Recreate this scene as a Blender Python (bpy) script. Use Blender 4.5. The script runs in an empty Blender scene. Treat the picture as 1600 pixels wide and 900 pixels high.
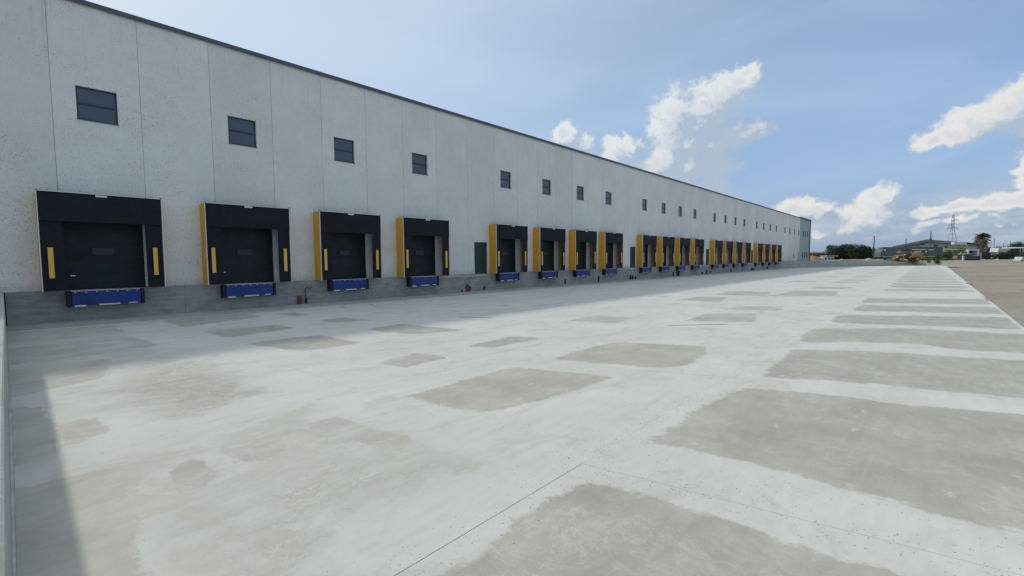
import bpy, math, random
import numpy as np
from mathutils import Vector, Matrix
random.seed(7); rng = np.random.default_rng(7)
SC = bpy.context.scene
COL = SC.collection

# ------------------------------------------------------------------ camera
FPX, YAW, PITCH, ROLL = 720.0, 0.83871, -0.06325, -0.0074
CAMZ = 2.2107
def cam_basis():
    f = Vector((math.sin(YAW)*math.cos(PITCH), math.cos(YAW)*math.cos(PITCH), math.sin(PITCH)))
    r = Vector((math.cos(YAW), -math.sin(YAW), 0)); u = r.cross(f)
    c, s = math.cos(ROLL), math.sin(ROLL)
    return c*r+s*u, -s*r+c*u, f
CR, CU, CF = cam_basis()
cam_data = bpy.data.cameras.new('camera'); cam = bpy.data.objects.new('camera', cam_data); COL.objects.link(cam)
m = Matrix((CR, CU, -CF)).transposed().to_4x4(); m.translation = Vector((0, 0, CAMZ)); cam.matrix_world = m
cam_data.sensor_width = 36; cam_data.lens = FPX/1600*36; cam_data.clip_start = 0.02; cam_data.clip_end = 12000
SC.camera = cam
def ray(u, v): return (CR*((u-800)/FPX) - CU*((v-450)/FPX) + CF)
def at(u, v, D):                     # point at depth D along the view axis
    return Vector((0, 0, CAMZ)) + ray(u, v)*D
DEP = Vector((math.sin(YAW), math.cos(YAW)))   # ground direction of the view axis

# ------------------------------------------------------------------ sun + sky
SUN_DIR = Vector((-0.42, 0.93, 1.0)).normalized()      # towards the sun (behind the warehouse, left)
sun_el = math.asin(SUN_DIR.z); sun_az = math.atan2(SUN_DIR.x, SUN_DIR.y)
sd = bpy.data.lights.new('sun', 'SUN'); sd.energy = 1.85; sd.angle = math.radians(3.5); sd.color = (1.0, 0.95, 0.86)
so = bpy.data.objects.new('sun', sd); COL.objects.link(so)
so.rotation_euler = (-SUN_DIR).to_track_quat('-Z', 'Y').to_euler(); so.location = (0, 0, 60)
SC.view_settings.view_transform = 'Standard'; SC.view_settings.look = 'None'
SC.view_settings.gamma = 1; SC.view_settings.exposure = 0.0
W = bpy.data.worlds.new("World"); SC.world = W; W.use_nodes = True
try: W.cycles.sampling_method = 'MANUAL'; W.cycles.sample_map_resolution = 512
except Exception: pass
NT = W.node_tree; NT.nodes.clear()

class N:                              # tiny node-graph helper
    def __init__(s, tree): s.t = tree
    def node(s, typ, ins=None, **kw):
        n = s.t.nodes.new(typ)
        for k, v in kw.items(): setattr(n, k, v)
        for k, v in (ins or {}).items(): s.put(n.inputs[k], v)
        return n
    def put(s, sock, v):
        if isinstance(v, bpy.types.NodeSocket): s.t.links.new(v, sock)
        else:
            try: sock.default_value = v
            except Exception: sock.default_value = (v, v, v) if not hasattr(v, '__len__') else tuple(v)+(1,)
    def m(s, op, a, b=None, c=None, clamp=False):
        n = s.t.nodes.new('ShaderNodeMath'); n.operation = op; n.use_clamp = clamp
        s.put(n.inputs[0], a)
        if b is not None: s.put(n.inputs[1], b)
        if c is not None: s.put(n.inputs[2], c)
        return n.outputs[0]
    def v(s, op, a, b=None, out=0):
        n = s.t.nodes.new('ShaderNodeVectorMath'); n.operation = op
        s.put(n.inputs[0], a)
        if b is not None: s.put(n.inputs[1], b)
        return n.outputs[out]
    def noise(s, vec, scale, detail=4, rough=0.55, dist=0.0, dim='3D'):
        n = s.node('ShaderNodeTexNoise', {'Vector': vec, 'Scale': scale, 'Detail': detail, 'Roughness': rough, 'Distortion': dist}, noise_dimensions=dim)
        return n.outputs[0]
    def sstep(s, x, a, b, c=0.0, d=1.0):
        n = s.node('ShaderNodeMapRange', {'Value': x, 'From Min': a, 'From Max': b, 'To Min': c, 'To Max': d}, interpolation_type='SMOOTHSTEP')
        return n.outputs[0]
    def lin(s, x, a, b, c=0.0, d=1.0):
        return s.node('ShaderNodeMapRange', {'Value': x, 'From Min': a, 'From Max': b, 'To Min': c, 'To Max': d}).outputs[0]
    def mix(s, f, a, b, blend='MIX'):
        n = s.t.nodes.new('ShaderNodeMix'); n.data_type = 'RGBA'; n.blend_type = blend
        s.put(n.inputs[0], f)
        for i, c in ((6, a), (7, b)):
            if isinstance(c, bpy.types.NodeSocket): s.t.links.new(c, n.inputs[i])
            else: n.inputs[i].default_value = (*c, 1)
        return n.outputs[2]
    def comb(s, x, y, z):
        return s.node('ShaderNodeCombineXYZ', {0: x, 1: y, 2: z}).outputs[0]

def azel(u, v):
    d = ray(u, v).normalized(); return math.atan2(d.x, d.y), math.asin(d.z)
def build_sky():
    g = N(NT)
    dirv = g.node('ShaderNodeTexCoord').outputs['Generated']
    nrm = g.v('NORMALIZE', dirv)
    sep = g.node('ShaderNodeSeparateXYZ', {0: nrm}); X, Y, Z = sep.outputs
    az = g.m('ARCTAN2', X, Y); el = g.m('ARCSINE', Z)
    P = g.comb(az, el, 0.0)
    sky = g.node('ShaderNodeTexSky', sky_type='NISHITA', sun_disc=False, sun_elevation=sun_el, sun_rotation=sun_az,
                 altitude=50, air_density=1.15, dust_density=0.6, ozone_density=1.6)
    col = sky.outputs[0]
    # blob list: u, v, radius-u, radius-v (photo pixels of the clouds, turned into directions)
    big = [(1058,185,28,30),(1082,212,44,48),(1112,178,46,38),(1134,154,34,27),(1156,130,23,19),(1174,110,13,11),(1110,250,40,32),
           (1114,290,32,28),(1080,252,32,40),(1142,210,44,20),(1174,208,28,10),(1052,222,20,26),(885,212,15,14),(903,228,16,12),
           (972,236,24,17),(950,252,20,12),(1012,262,36,18),(1040,262,26,26)]
    low = [(1468,222,32,10),(1500,208,36,19),(1535,196,40,23),(1572,178,34,26),(1600,160,28,30),(1620,190,55,32),
           (1242,326,27,14),(1262,334,30,13),(1228,342,26,13),(1386,306,21,14),(1374,320,26,18),(1352,340,38,18),(1392,336,36,18),
           (1330,352,44,11),(1436,332,34,9),(1490,324,50,8),(1550,322,50,9),(1598,316,44,14),(1600,262,12,26),(1290,360,60,7),(1425,354,70,7),
           (1540,350,70,6)]
    def density(Pin, blobs, amp):
        w = g.node('ShaderNodeTexNoise', {'Vector': Pin, 'Scale': 16.0, 'Detail': 3.0, 'Roughness': 0.6}, noise_dimensions='3D').outputs[1]
        warp = g.v('MULTIPLY', g.v('SUBTRACT', w, (0.5, 0.5, 0.5)), (0.055, 0.055, 0))
        Q = g.v('ADD', Pin, warp)
        best = None
        for (u, v, ru, rv) in blobs:
            a0, e0 = azel(u, v); a1, _ = azel(u+ru, v); _, e1 = azel(u, v-rv)
            ra, re = abs(a1-a0), abs(e1-e0)
            L = g.v('LENGTH', g.v('MULTIPLY', g.v('SUBTRACT', Q, (a0, e0, 0)), (1/ra, 1/re, 0)), out=1)
            best = L if best is None else g.m('SMOOTH_MIN', best, L, 0.35)
        f = g.noise(g.v('ADD', Pin, (3.1, 1.7, 0.4)), 30, 7, 0.6)
        f = g.m('MULTIPLY', g.m('SUBTRACT', f, 0.5), amp*1.5)
        bl = g.m('ABSOLUTE', g.m('SUBTRACT', g.noise(Q, 38, 4, 0.55), 0.5))
        f = g.m('ADD', f, g.m('MULTIPLY', g.m('SUBTRACT', 0.11, bl), 2.4))
        return g.m('ADD', g.m('SUBTRACT', 1.42 if blobs is big else 1.40, best), f)
    # clear air is a deeper blue between the horizon haze and the veil
    midblue = g.m('MULTIPLY', g.sstep(el, 0.62, 0.16), 0.72)
    col = g.mix(midblue, col, (2.15, 3.55, 5.75))
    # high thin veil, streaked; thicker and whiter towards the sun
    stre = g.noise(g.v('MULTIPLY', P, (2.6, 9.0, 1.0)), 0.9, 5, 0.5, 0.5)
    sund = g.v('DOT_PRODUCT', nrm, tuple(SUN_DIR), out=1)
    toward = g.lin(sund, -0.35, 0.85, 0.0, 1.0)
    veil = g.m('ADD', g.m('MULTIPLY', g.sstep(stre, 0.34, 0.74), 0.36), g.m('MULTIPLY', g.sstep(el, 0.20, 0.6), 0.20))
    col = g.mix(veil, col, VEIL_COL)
    col = g.mix(g.m('MULTIPLY', g.sstep(el, 0.42, 0.95), 0.75), col, (4.9, 5.3, 5.6))  # whitening added to the mostly unseen upper sky, neutralises light in the shade
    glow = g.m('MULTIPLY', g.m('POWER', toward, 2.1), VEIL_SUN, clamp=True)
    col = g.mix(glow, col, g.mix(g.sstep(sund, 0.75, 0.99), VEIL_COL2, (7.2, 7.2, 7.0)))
    hz = g.m('MULTIPLY', g.sstep(el, 0.16, 0.0), 0.80)
    col = g.mix(hz, col, HORIZON_COL)
    # general low cumulus all round, soft
    gen = g.noise(g.v('MULTIPLY', P, (5.0, 15.0, 1.0)), 1.0, 8, 0.62, 0.4)
    band = g.m('MULTIPLY', g.sstep(el, 0.0, 0.03), g.sstep(el, 0.13, 0.06))
    gm = g.m('MULTIPLY', g.sstep(gen, 0.36, 0.62), g.m('MULTIPLY', band, 0.78))
    gsh = g.noise(g.v('MULTIPLY', P, (9.0, 30.0, 1.0)), 1.0, 5, 0.6)
    col = g.mix(gm, col, g.mix(g.sstep(gsh, 0.35, 0.68), (2.6, 3.3, 4.3), (4.6, 5.1, 5.5)))
    for blobs, soft, warm, amp in ((big, 0.62, (0.97, 1.0, 1.0), 1.05), (low, 0.85, (1.0, 0.985, 0.95), 1.15)):
        d0 = density(P, blobs, amp)
        d1 = density(g.v('ADD', P, (-0.024, 0.026, 0)), blobs, amp)
        lit0 = lambda p, q: g.sstep(g.m('SUBTRACT', p, q), -0.5, 0.4)
        fb = g.noise(g.v('ADD', P, (7.7, 2.2, 0.9)), 22, 6, 0.6)
        a = g.sstep(g.m('ADD', d0, g.m('MULTIPLY', lit0(d0, d1), 0.30)), -0.05, g.m('SUBTRACT', soft+0.75, g.m('MULTIPLY', lit0(d0, d1), 0.75)))
        lit = g.sstep(g.m('ADD', g.m('SUBTRACT', d0, d1), g.m('MULTIPLY', g.m('SUBTRACT', fb, 0.5), 1.5)), -0.22, 1.05)
        core = g.sstep(d0, 0.6, 1.5)
        lit = g.m('SUBTRACT', lit, g.m('MULTIPLY', core, 0.35), clamp=True)
        if blobs is big:
            a0, e0 = azel(1108, 205)
            q = g.v('DOT_PRODUCT', g.v('SUBTRACT', P, (a0, e0, 0)), (1.0, -1.1, 0), out=1)
            lit = g.m('SUBTRACT', lit, g.sstep(q, 0.02, 0.15, 0.0, 0.60), clamp=True)
        white = tuple(CLO*w for w in warm)
        cc = g.mix(lit, (3.45, 4.15, 5.05), white)
        col = g.mix(g.m('MULTIPLY', a, 0.92), col, cc)
    # below the horizon: plain ground tone
    col = g.mix(g.sstep(el, -0.005, -0.03), col, (1.6, 1.6, 1.5))
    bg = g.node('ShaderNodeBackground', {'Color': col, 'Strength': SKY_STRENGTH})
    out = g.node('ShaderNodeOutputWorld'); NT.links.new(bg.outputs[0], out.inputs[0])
SKY_STRENGTH = 0.125
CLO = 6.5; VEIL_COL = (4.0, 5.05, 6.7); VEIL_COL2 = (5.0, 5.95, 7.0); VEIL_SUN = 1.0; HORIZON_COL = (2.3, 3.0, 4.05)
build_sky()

# ------------------------------------------------------------------ materials
MATS = {}
def new_mat(name):
    mt = bpy.data.materials.new(name); mt.use_nodes = True; mt.node_tree.nodes.clear()
    MATS[name] = mt; return mt, N(mt.node_tree)
def finish(mt, g, col, rough=0.8, bump=None, bstr=0.3, bdist=0.01, metal=0.0, spec=0.5, trans=None):
    p = g.node('ShaderNodeBsdfPrincipled')
    g.put(p.inputs['Base Color'], col if isinstance(col, bpy.types.NodeSocket) else (*col, 1))
    g.put(p.inputs['Roughness'], rough); p.inputs['Metallic'].default_value = metal
    p.inputs['Specular IOR Level'].default_value = spec
    if bump is not None:
        b = g.node('ShaderNodeBump', {'Height': bump, 'Strength': bstr, 'Distance': bdist}); g.t.links.new(b.outputs[0], p.inputs['Normal'])
    o = g.node('ShaderNodeOutputMaterial'); g.t.links.new(p.outputs[0], o.inputs[0]); return p
def plain(name, col, rough=0.7, metal=0.0, var=0.18, scale=2.5, bstr=0.15, spec=0.5):
    mt, g = new_mat(name); pos = g.node('ShaderNodeNewGeometry').outputs['Position']
    n = g.noise(pos, scale, 5, 0.6); n2 = g.noise(pos, scale*9, 3, 0.6)
    f = g.m('ADD', g.lin(n, 0.3, 0.7, 1-var, 1+var), g.lin(n2, 0.3, 0.7, -var*0.4, var*0.4))
    c = g.v('MULTIPLY', g.comb(f, f, f), tuple(col))
    finish(mt, g, c, g.lin(n, 0.3, 0.7, max(rough-0.1, 0.05), min(rough+0.1, 1)), n2, bstr, 0.004, metal, spec); return mt

def mat_wall():
    mt, g = new_mat('precast_panel'); pos = g.node('ShaderNodeNewGeometry').outputs['Position']
    rnd = g.node('ShaderNodeObjectInfo').outputs['Random']
    big = g.noise(pos, 0.5, 5, 0.6); med = g.noise(pos, 3.0, 5, 0.65); fine = g.noise(pos, 28, 3, 0.6)
    sep = g.node('ShaderNodeSeparateXYZ', {0: pos})
    # exposed aggregate pits: denser low on the wall and in drifts
    flak = g.noise(g.v('MULTIPLY', pos, (1.0, 1.0, 1.35)), 19, 3, 0.55)
    where = g.noise(pos, 0.55, 3, 0.6)
    thr = g.m('ADD', g.lin(where, 0.35, 0.65, 0.645, 0.575), g.lin(sep.outputs[2], 3, 11, 0.0, 0.03))
    pit = g.sstep(g.m('SUBTRACT', flak, thr), 0.0, 0.03)
    tone = g.m('ADD', g.lin(big, 0.3, 0.7, 0.95, 1.05), g.lin(med, 0.3, 0.7, -0.03, 0.03))
    tone = g.m('MULTIPLY', tone, g.lin(rnd, 0, 1, 0.95, 1.04))
    tone = g.m('ADD', tone, g.lin(fine, 0.3, 0.7, -0.06, 0.06))
    base = g.v('MULTIPLY', g.comb(tone, tone, tone), WALL_COL)
    yel = g.m('MULTIPLY', g.sstep(sep.outputs[2], 6.5, 1.5), g.lin(where, 0.3, 0.7, 0.1, 0.7))
    base = g.mix(g.m('MULTIPLY', yel, 0.3), base, (WALL_COL[0]*0.98, WALL_COL[1]*0.98, WALL_COL[2]*0.86))
    col = g.mix(g.m('MULTIPLY', pit, 0.60), base, (0.27, 0.26, 0.225))
    # rain streaks below coping and damp foot
    st = g.noise(g.v('MULTIPLY', pos, (6.0, 1.0, 0.12)), 1.0, 4, 0.6)
    sk = g.m('MULTIPLY', g.sstep(st, 0.55, 0.75), g.sstep(sep.outputs[2], 8.5, 11.6))
    col = g.mix(g.m('MULTIPLY', sk, 0.22), col, (0.30, 0.30, 0.28))
    foot = g.m('MULTIPLY', g.sstep(sep.outputs[2], 1.6, 1.17), g.lin(med, 0.3, 0.7, 0.1, 0.6))
    col = g.mix(foot, col, (0.30, 0.29, 0.25))
    h = g.m('SUBTRACT', g.m('MULTIPLY', fine, 0.35), pit)
    finish(mt, g, col, 0.85, h, 0.5, 0.012, spec=0.3)
def mat_concrete(name, col, dark, boards=0.0, stain=0.5):
    mt, g = new_mat(name); pos = g.node('ShaderNodeNewGeometry').outputs['Position']
    sep = g.node('ShaderNodeSeparateXYZ', {0: pos})
    n1 = g.noise(pos, 0.7, 6, 0.65); n2 = g.noise(g.v('MULTIPLY', pos, (1, 1, 5)), 1.6, 6, 0.65); n3 = g.noise(pos, 22, 4, 0.6)
    mixf = g.m('MULTIPLY', g.sstep(g.m('ADD', g.m('MULTIPLY', n1, 0.5), g.m('MULTIPLY', n2, 0.5)), 0.40, 0.64), stain)
    c = g.mix(mixf, col, dark)
    if boards:
        w = g.m('FRACT', g.m('MULTIPLY', sep.outputs[2], 1/0.2))
        line = g.m('MULTIPLY', g.sstep(g.m('ABSOLUTE', g.m('SUBTRACT', w, 0.5)), 0.44, 0.5), g.sstep(n1, 0.35, 0.65))
        c = g.mix(g.m('MULTIPLY', line, boards), c, tuple(x*0.45 for x in dark))
    t = g.lin(n3, 0.3, 0.7, 0.90, 1.10); c = g.v('MULTIPLY', c, g.comb(t, t, t))
    finish(mt, g, c, 0.9, n3, 0.4, 0.008, spec=0.3)
def mat_slab():
    mt, g = new_mat('yard_concrete'); pos = g.node('ShaderNodeNewGeometry').outputs['Position']
    film = g.node('ShaderNodeAttribute', attribute_name='film').outputs['Fac']
    wear = g.node('ShaderNodeAttribute', attribute_name='wear').outputs['Fac']
    warm = g.node('ShaderNodeAttribute', attribute_name='warm').outputs['Fac']
    opac = g.node('ShaderNodeAttribute', attribute_name='opac').outputs['Fac']
    rnd = g.node('ShaderNodeObjectInfo').outputs['Random']
    ed = g.noise(pos, 1.6, 5, 0.6); ed2 = g.noise(pos, 14, 4, 0.65); n_l = g.noise(pos, 0.35, 4, 0.6)
    n_m = g.noise(pos, 1.1, 6, 0.65, 0.4)
    br = g.noise(g.v('MULTIPLY', pos, (1.0, 7.0, 1.0)), 0.9, 6, 0.65, 0.6)     # sweeping strokes
    br2 = g.noise(g.v('MULTIPLY', pos, (5.0, 0.8, 1.0)), 1.1, 6, 0.65, 0.8)
    fine = g.noise(pos, 55, 3, 0.6)
    f = g.m('ADD', film, g.m('MULTIPLY', g.m('SUBTRACT', ed, 0.5), 0.26))
    f = g.m('ADD', f, g.m('MULTIPLY', g.m('SUBTRACT', ed2, 0.5), 0.20))
    f = g.m('ADD', f, g.m('MULTIPLY', g.m('SUBTRACT', br2, 0.5), 0.26))
    mask = g.sstep(f, -0.05, 0.06)                                          # 1 = chalky curing dust
    worn = g.sstep(g.m('ADD', g.m('MULTIPLY', wear, 0.55), g.m('MULTIPLY', g.m('SUBTRACT', g.m('ADD', g.m('MULTIPLY', br, 0.45), g.m('MULTIPLY', n_m, 1.15)), 0.8), 1.1)), 0.20, 0.62)
    mask = g.m('MULTIPLY', mask, g.m('SUBTRACT', 1.0, g.m('MULTIPLY', worn, 0.92)))
    faint = g.m('MULTIPLY', g.m('SUBTRACT', 1.0, opac), g.lin(n_m, 0.32, 0.62, 0.55, 1.25), clamp=True)
    mask = g.m('MAXIMUM', mask, faint)
    wv = g.noise(g.v('ADD', g.v('MULTIPLY', pos, (0.55, 0.9, 1)), g.v('MULTIPLY', g.comb(n_m, ed, 0.0), (1.1, 1.1, 0))), 1.5, 3, 0.55, 1.2)
    stroke = g.m('MULTIPLY', g.sstep(g.m('ABSOLUTE', g.m('SUBTRACT', wv, 0.5)), 0.040, 0.006), g.sstep(n_m, 0.40, 0.54))
    wv2 = g.noise(g.v('ADD', g.v('MULTIPLY', pos, (0.9, 0.5, 1)), (5.1, 3.3, 0)), 2.3, 4, 0.6, 2.0)
    stroke2 = g.m('MULTIPLY', g.sstep(g.m('ABSOLUTE', g.m('SUBTRACT', wv2, 0.5)), 0.028, 0.004), g.sstep(ed, 0.42, 0.56))
    mask = g.m('MAXIMUM', mask, g.m('MULTIPLY', g.m('MAXIMUM', stroke, stroke2), g.lin(wear, 0, 0.6, 0.2, 0.68)))
    # the dust itself
    d = g.m('ADD', g.lin(n_l, 0.3, 0.7, 0.92, 1.04), g.lin(br, 0.25, 0.75, -0.06, 0.05))
    d = g.m('ADD', d, g.lin(fine, 0.3, 0.7, -0.02, 0.02)); d = g.m('ADD', d, g.lin(n_m, 0.3, 0.7, -0.045, 0.03))
    sp = g.sstep(g.noise(g.v('MULTIPLY', pos, (2.2, 1.0, 1)), 7.0, 5, 0.75), 0.60, 0.68)
    spw = g.sstep(g.noise(pos, 0.8, 3, 0.6), 0.5, 0.62)
    d = g.m('SUBTRACT', d, g.m('MULTIPLY', g.m('MULTIPLY', sp, spw), 0.34))
    thin = g.sstep(g.noise(g.v('MULTIPLY', pos, (1.0, 1.6, 1)), 0.8, 6, 0.7, 0.5), 0.50, 0.70)
    dust = g.v('MULTIPLY', g.comb(d, d, d), DUST_COL)
    # the bare slab
    b = g.m('ADD', g.lin(n_m, 0.3, 0.7, 0.87, 1.12), g.lin(br, 0.25, 0.75, -0.09, 0.09))
    b = g.m('ADD', b, g.lin(fine, 0.3, 0.7, -0.05, 0.05)); b = g.m('MULTIPLY', b, g.lin(rnd, 0, 1, 0.95, 1.05))
    bare = g.v('MULTIPLY', g.comb(b, b, b), BARE_COL)
    bare = g.mix(g.m('MULTIPLY', warm, g.lin(n_m, 0.3, 0.7, 0.4, 1.0)), bare, (0.50, 0.44, 0.35))
    # dust near the edges thins over bare slab, plus white boot scuffs
    halo = g.m('MULTIPLY', g.sstep(f, -0.55, -0.02), g.lin(n_m, 0.35, 0.65, 0.0, 0.28))
    vor = g.node('ShaderNodeTexVoronoi', {'Vector': g.v('ADD', g.v('MULTIPLY', pos, (1.0, 1.7, 1)), g.v('MULTIPLY', g.comb(ed2, ed, 0.0), (0.35, 0.35, 0))), 'Scale': 2.1, 'Randomness': 1.0})
    spot = g.sstep(g.m('ADD', vor.outputs['Distance'], g.m('MULTIPLY', g.m('SUBTRACT', g.noise(pos, 20, 3, 0.7), 0.5), 0.45)), 0.22, 0.08)
    spot = g.m('MULTIPLY', spot, g.sstep(g.node('ShaderNodeSeparateColor', {0: vor.outputs['Color']}).outputs[0], 0.28, 0.40))
    tread = g.sstep(g.node('ShaderNodeTexVoronoi', {'Vector': pos, 'Scale': 34.0}, feature='DISTANCE_TO_EDGE').outputs['Distance'], 0.16, 0.06)
    spot = g.m('MULTIPLY', spot, g.lin(tread, 0, 1, 0.45, 1.0))
    scr = g.noise(g.v('MULTIPLY', g.v('ADD', pos, g.v('MULTIPLY', g.comb(ed, ed, 0.0), (1.5, 1.5, 0))), (9.0, 1.2, 1)), 1.2, 3, 0.6)
    scr = g.m('MULTIPLY', g.sstep(g.m('ABSOLUTE', g.m('SUBTRACT', scr, 0.5)), 0.012, 0.0), g.sstep(n_m, 0.50, 0.62))
    over = g.m('MAXIMUM', g.m('MAXIMUM', halo, spot), g.m('MULTIPLY', scr, 0.8))
    col = g.mix(g.m('MAXIMUM', mask, g.m('MULTIPLY', over, 0.8)), bare, dust)
    col = g.mix(g.m('MULTIPLY', thin, 0.46), col, BARE_COL)
    # tyre scrub arcs near the docks
    sep = g.node('ShaderNodeSeparateXYZ', {0: pos}); px, py = sep.outputs[0], sep.outputs[1]
    for (cx, cy, r, w, x0, x1, s) in ARCS:
        dd = g.v('LENGTH', g.v('SUBTRACT', g.comb(px, py, 0.0), (cx, cy, 0)), out=1)
        l = g.sstep(g.m('ABSOLUTE', g.m('SUBTRACT', dd, r)), w, w*0.35)
        l = g.m('MULTIPLY', l, g.m('MULTIPLY', g.sstep(px, x0, x0+0.8), g.sstep(px, x1, x1-2.0)))
        l = g.m('MULTIPLY', l, g.m('MULTIPLY', g.lin(n_m, 0.40, 0.6, 0.1, 1.0), g.lin(ed2, 0.35, 0.6, 0.4, 1.0)))
        col = g.mix(g.m('MULTIPLY', l, abs(s)), col, (0.20, 0.20, 0.21) if s > 0 else tuple(c*1.04 for c in DUST_COL))
    bump = g.m('ADD', g.m('MULTIPLY', fine, 0.4), g.m('MULTIPLY', mask, 0.5))
    finish(mt, g, col, g.lin(mask, 0, 1, 0.72, 0.92), bump, 0.25, 0.004, spec=0.3)
def mat_dirt():
    mt, g = new_mat('gravel_lot'); pos = g.node('ShaderNodeNewGeometry').outputs['Position']
    n1 = g.noise(pos, 0.12, 6, 0.65); n2 = g.noise(pos, 1.3, 6, 0.7); n3 = g.noise(pos, 18, 4, 0.7)
    c = g.mix(g.sstep(n1, 0.4, 0.62), (0.275, 0.238, 0.178), (0.325, 0.292, 0.232))
    tr = g.noise(g.v('MULTIPLY', pos, (0.12, 2.0, 1)), 1.0, 5, 0.6)
    c = g.mix(g.m('MULTIPLY', g.sstep(tr, 0.52, 0.68), 0.35), c, (0.33, 0.28, 0.22))
    t = g.m('ADD', g.lin(n2, 0.3, 0.7, 0.88, 1.12), g.lin(n3, 0.3, 0.7, -0.15, 0.15)); c = g.v('MULTIPLY', c, g.comb(t, t, t))
    # beyond the lot the land turns to rough grass
    sep = g.node('ShaderNodeSeparateXYZ', {0: pos}); dep = g.v('DOT_PRODUCT', pos, (DEP.x, DEP.y, 0), out=1)
    gr = g.sstep(g.m('ADD', dep, g.m('MULTIPLY', g.m('SUBTRACT', n1, 0.5), 60)), 150, 175)
    grass = g.mix(g.sstep(n2, 0.4, 0.6), (0.07, 0.085, 0.035), (0.16, 0.15, 0.07))
    c = g.mix(gr, c, grass)
    finish(mt, g, c, 0.95, g.m('ADD', n3, n2), 0.7, 0.03, spec=0.2)
def mat_leaf(name, a, b):
    mt, g = new_mat(name); pos = g.node('ShaderNodeNewGeometry').outputs['Position']
    n = g.noise(pos, 0.9, 4, 0.7); n2 = g.noise(pos, 6, 2, 0.6)
    c = g.mix(g.sstep(g.m('ADD', g.m('MULTIPLY', n, 0.6), g.m('MULTIPLY', n2, 0.4)), 0.38, 0.62), a, b)
    finish(mt, g, c, 0.7, spec=0.25)
def mat_glass(name='window_glass', col=(0.045, 0.06, 0.078)):
    mt, g = new_mat(name); pos = g.node('ShaderNodeNewGeometry').outputs['Position']
    n = g.noise(pos, 0.8, 2, 0.5)
    finish(mt, g, col, 0.05, n, 0.6, 0.08, spec=0.9)
WALL_COL = (0.75, 0.74, 0.685); DUST_COL = (0.59, 0.585, 0.54); BARE_COL = (0.385, 0.37, 0.31)
ARCS = [(16.3, 18.6, 5.8, 0.16, 10.2, 19, 0.6), (17.2, 18.7, 5.2, 0.14, 11.6, 20, 0.55), (18.6, 18.5, 4.7, 0.13, 13.6, 21, 0.5),
        (20.5, 30.0, 13.2, 0.16, 14, 30, 0.35), (22.5, 32.0, 14.0, 0.16, 17, 34, 0.3), (13.0, 14.0, 7.2, 0.12, 9, 17, 0.2), (1.25, 5.62, 0.42, 0.045, -1.5, 4, -0.5), (1.55, 5.5, 0.60, 0.03, -1, 3.2, -0.32), (-2.5, 20.5, 4.1, 0.06, 0, 4, -0.4), (-2.3, 20.8, 4.5, 0.05, 0, 4, -0.35), (1.5, 12.2, 2.2, 0.05, 0, 6, -0.3)]
mat_wall(); mat_slab(); mat_dirt(); mat_glass()
mat_concrete('plinth_concrete', (0.37, 0.365, 0.33), (0.235, 0.24, 0.215), 0.7, 0.85)
mat_concrete('apron_concrete', (0.42, 0.42, 0.39), (0.30, 0.30, 0.275), 0, 0.7)
mat_concrete('retaining_concrete', (0.40, 0.41, 0.385), (0.28, 0.29, 0.27), 0.4, 0.6)
mat_concrete('ledge_concrete', (0.44, 0.44, 0.41), (0.33, 0.33, 0.30), 0, 0.5)
plain('joint_fill', (0.19, 0.19, 0.18), 0.9); plain('dust_fill', (0.53, 0.54, 0.51), 0.95); plain('panel_sealant', (0.44, 0.44, 0.42), 0.9); plain('coping_metal', (0.10, 0.105, 0.125), 0.5, 0.3, 0.1, 1.0)
plain('window_frame', (0.05, 0.055, 0.065), 0.45, 0.2, 0.08); plain('curtain_rubber', (0.0085, 0.010, 0.0155), 0.7, 0, 0.6, 1.1, 0.2, 0.3)
plain('white_trim', (0.72, 0.73, 0.73), 0.4, 0.1, 0.05); plain('yellow_side', (0.70, 0.35, 0.020), 0.6, 0, 0.08, 0.8)
plain('inner_side', (0.34, 0.20, 0.12), 0.8, 0, 0.2, 2); plain('stripe_yellow', (0.82, 0.47, 0.07), 0.5, 0, 0.05)
plain('door_green', (0.010, 0.040, 0.038), 0.45, 0.1, 0.12); plain('sectional_green', (0.003, 0.0115, 0.0105), 0.6, 0.1, 0.12)
plain('leveller_blue', (0.013, 0.042, 0.20), 0.5, 0.2, 0.4, 2.2); plain('bumper_black', (0.02, 0.02, 0.022), 0.8)
plain('plate_white', (0.62, 0.64, 0.64), 0.6, 0, 0.15, 20); plain('handle_steel', (0.6, 0.6, 0.6), 0.3, 0.8)
plain('vision_pane', (0.020, 0.028, 0.032), 0.4, 0.0, 0.2, 8, 0.02, 0.4)
plain('annex_panel', (0.33, 0.42, 0.39), 0.7, 0, 0.05, 0.5); plain('annex_corner', (0.05, 0.10, 0.08), 0.6)
plain('roof_sheet', (0.28, 0.29, 0.30), 0.7); plain('conduit_red', (0.22, 0.05, 0.045), 0.6); plain('conduit_black', (0.02, 0.02, 0.022), 0.6)
plain('machine_yellow', (0.36, 0.21, 0.07), 0.6, 0, 0.25, 2); plain('machine_lemon', (0.38, 0.33, 0.13), 0.6, 0, 0.15, 2)
plain('machine_dark', (0.035, 0.035, 0.045), 0.6, 0, 0.3, 2); plain('tyre_rubber', (0.05, 0.038, 0.03), 0.9)
plain('trailer_green', (0.10, 0.135, 0.125), 0.6, 0, 0.12, 0.6); plain('trailer_yellow', (0.62, 0.56, 0.32), 0.6, 0, 0.2, 3)
plain('hall_wall', (0.42, 0.46, 0.42), 0.8, 0, 0.08, 0.3); plain('hall_roof', (0.15, 0.155, 0.17), 0.6, 0, 0.1, 0.3)
plain('pylon_steel', (0.32, 0.36, 0.41), 0.6, 0.3); plain('pole_wood', (0.09, 0.09, 0.10), 0.8)
plain('palm_trunk', (0.21, 0.17, 0.125), 0.95, 0, 0.3, 3); plain('bark', (0.09, 0.075, 0.06), 0.95)
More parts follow.
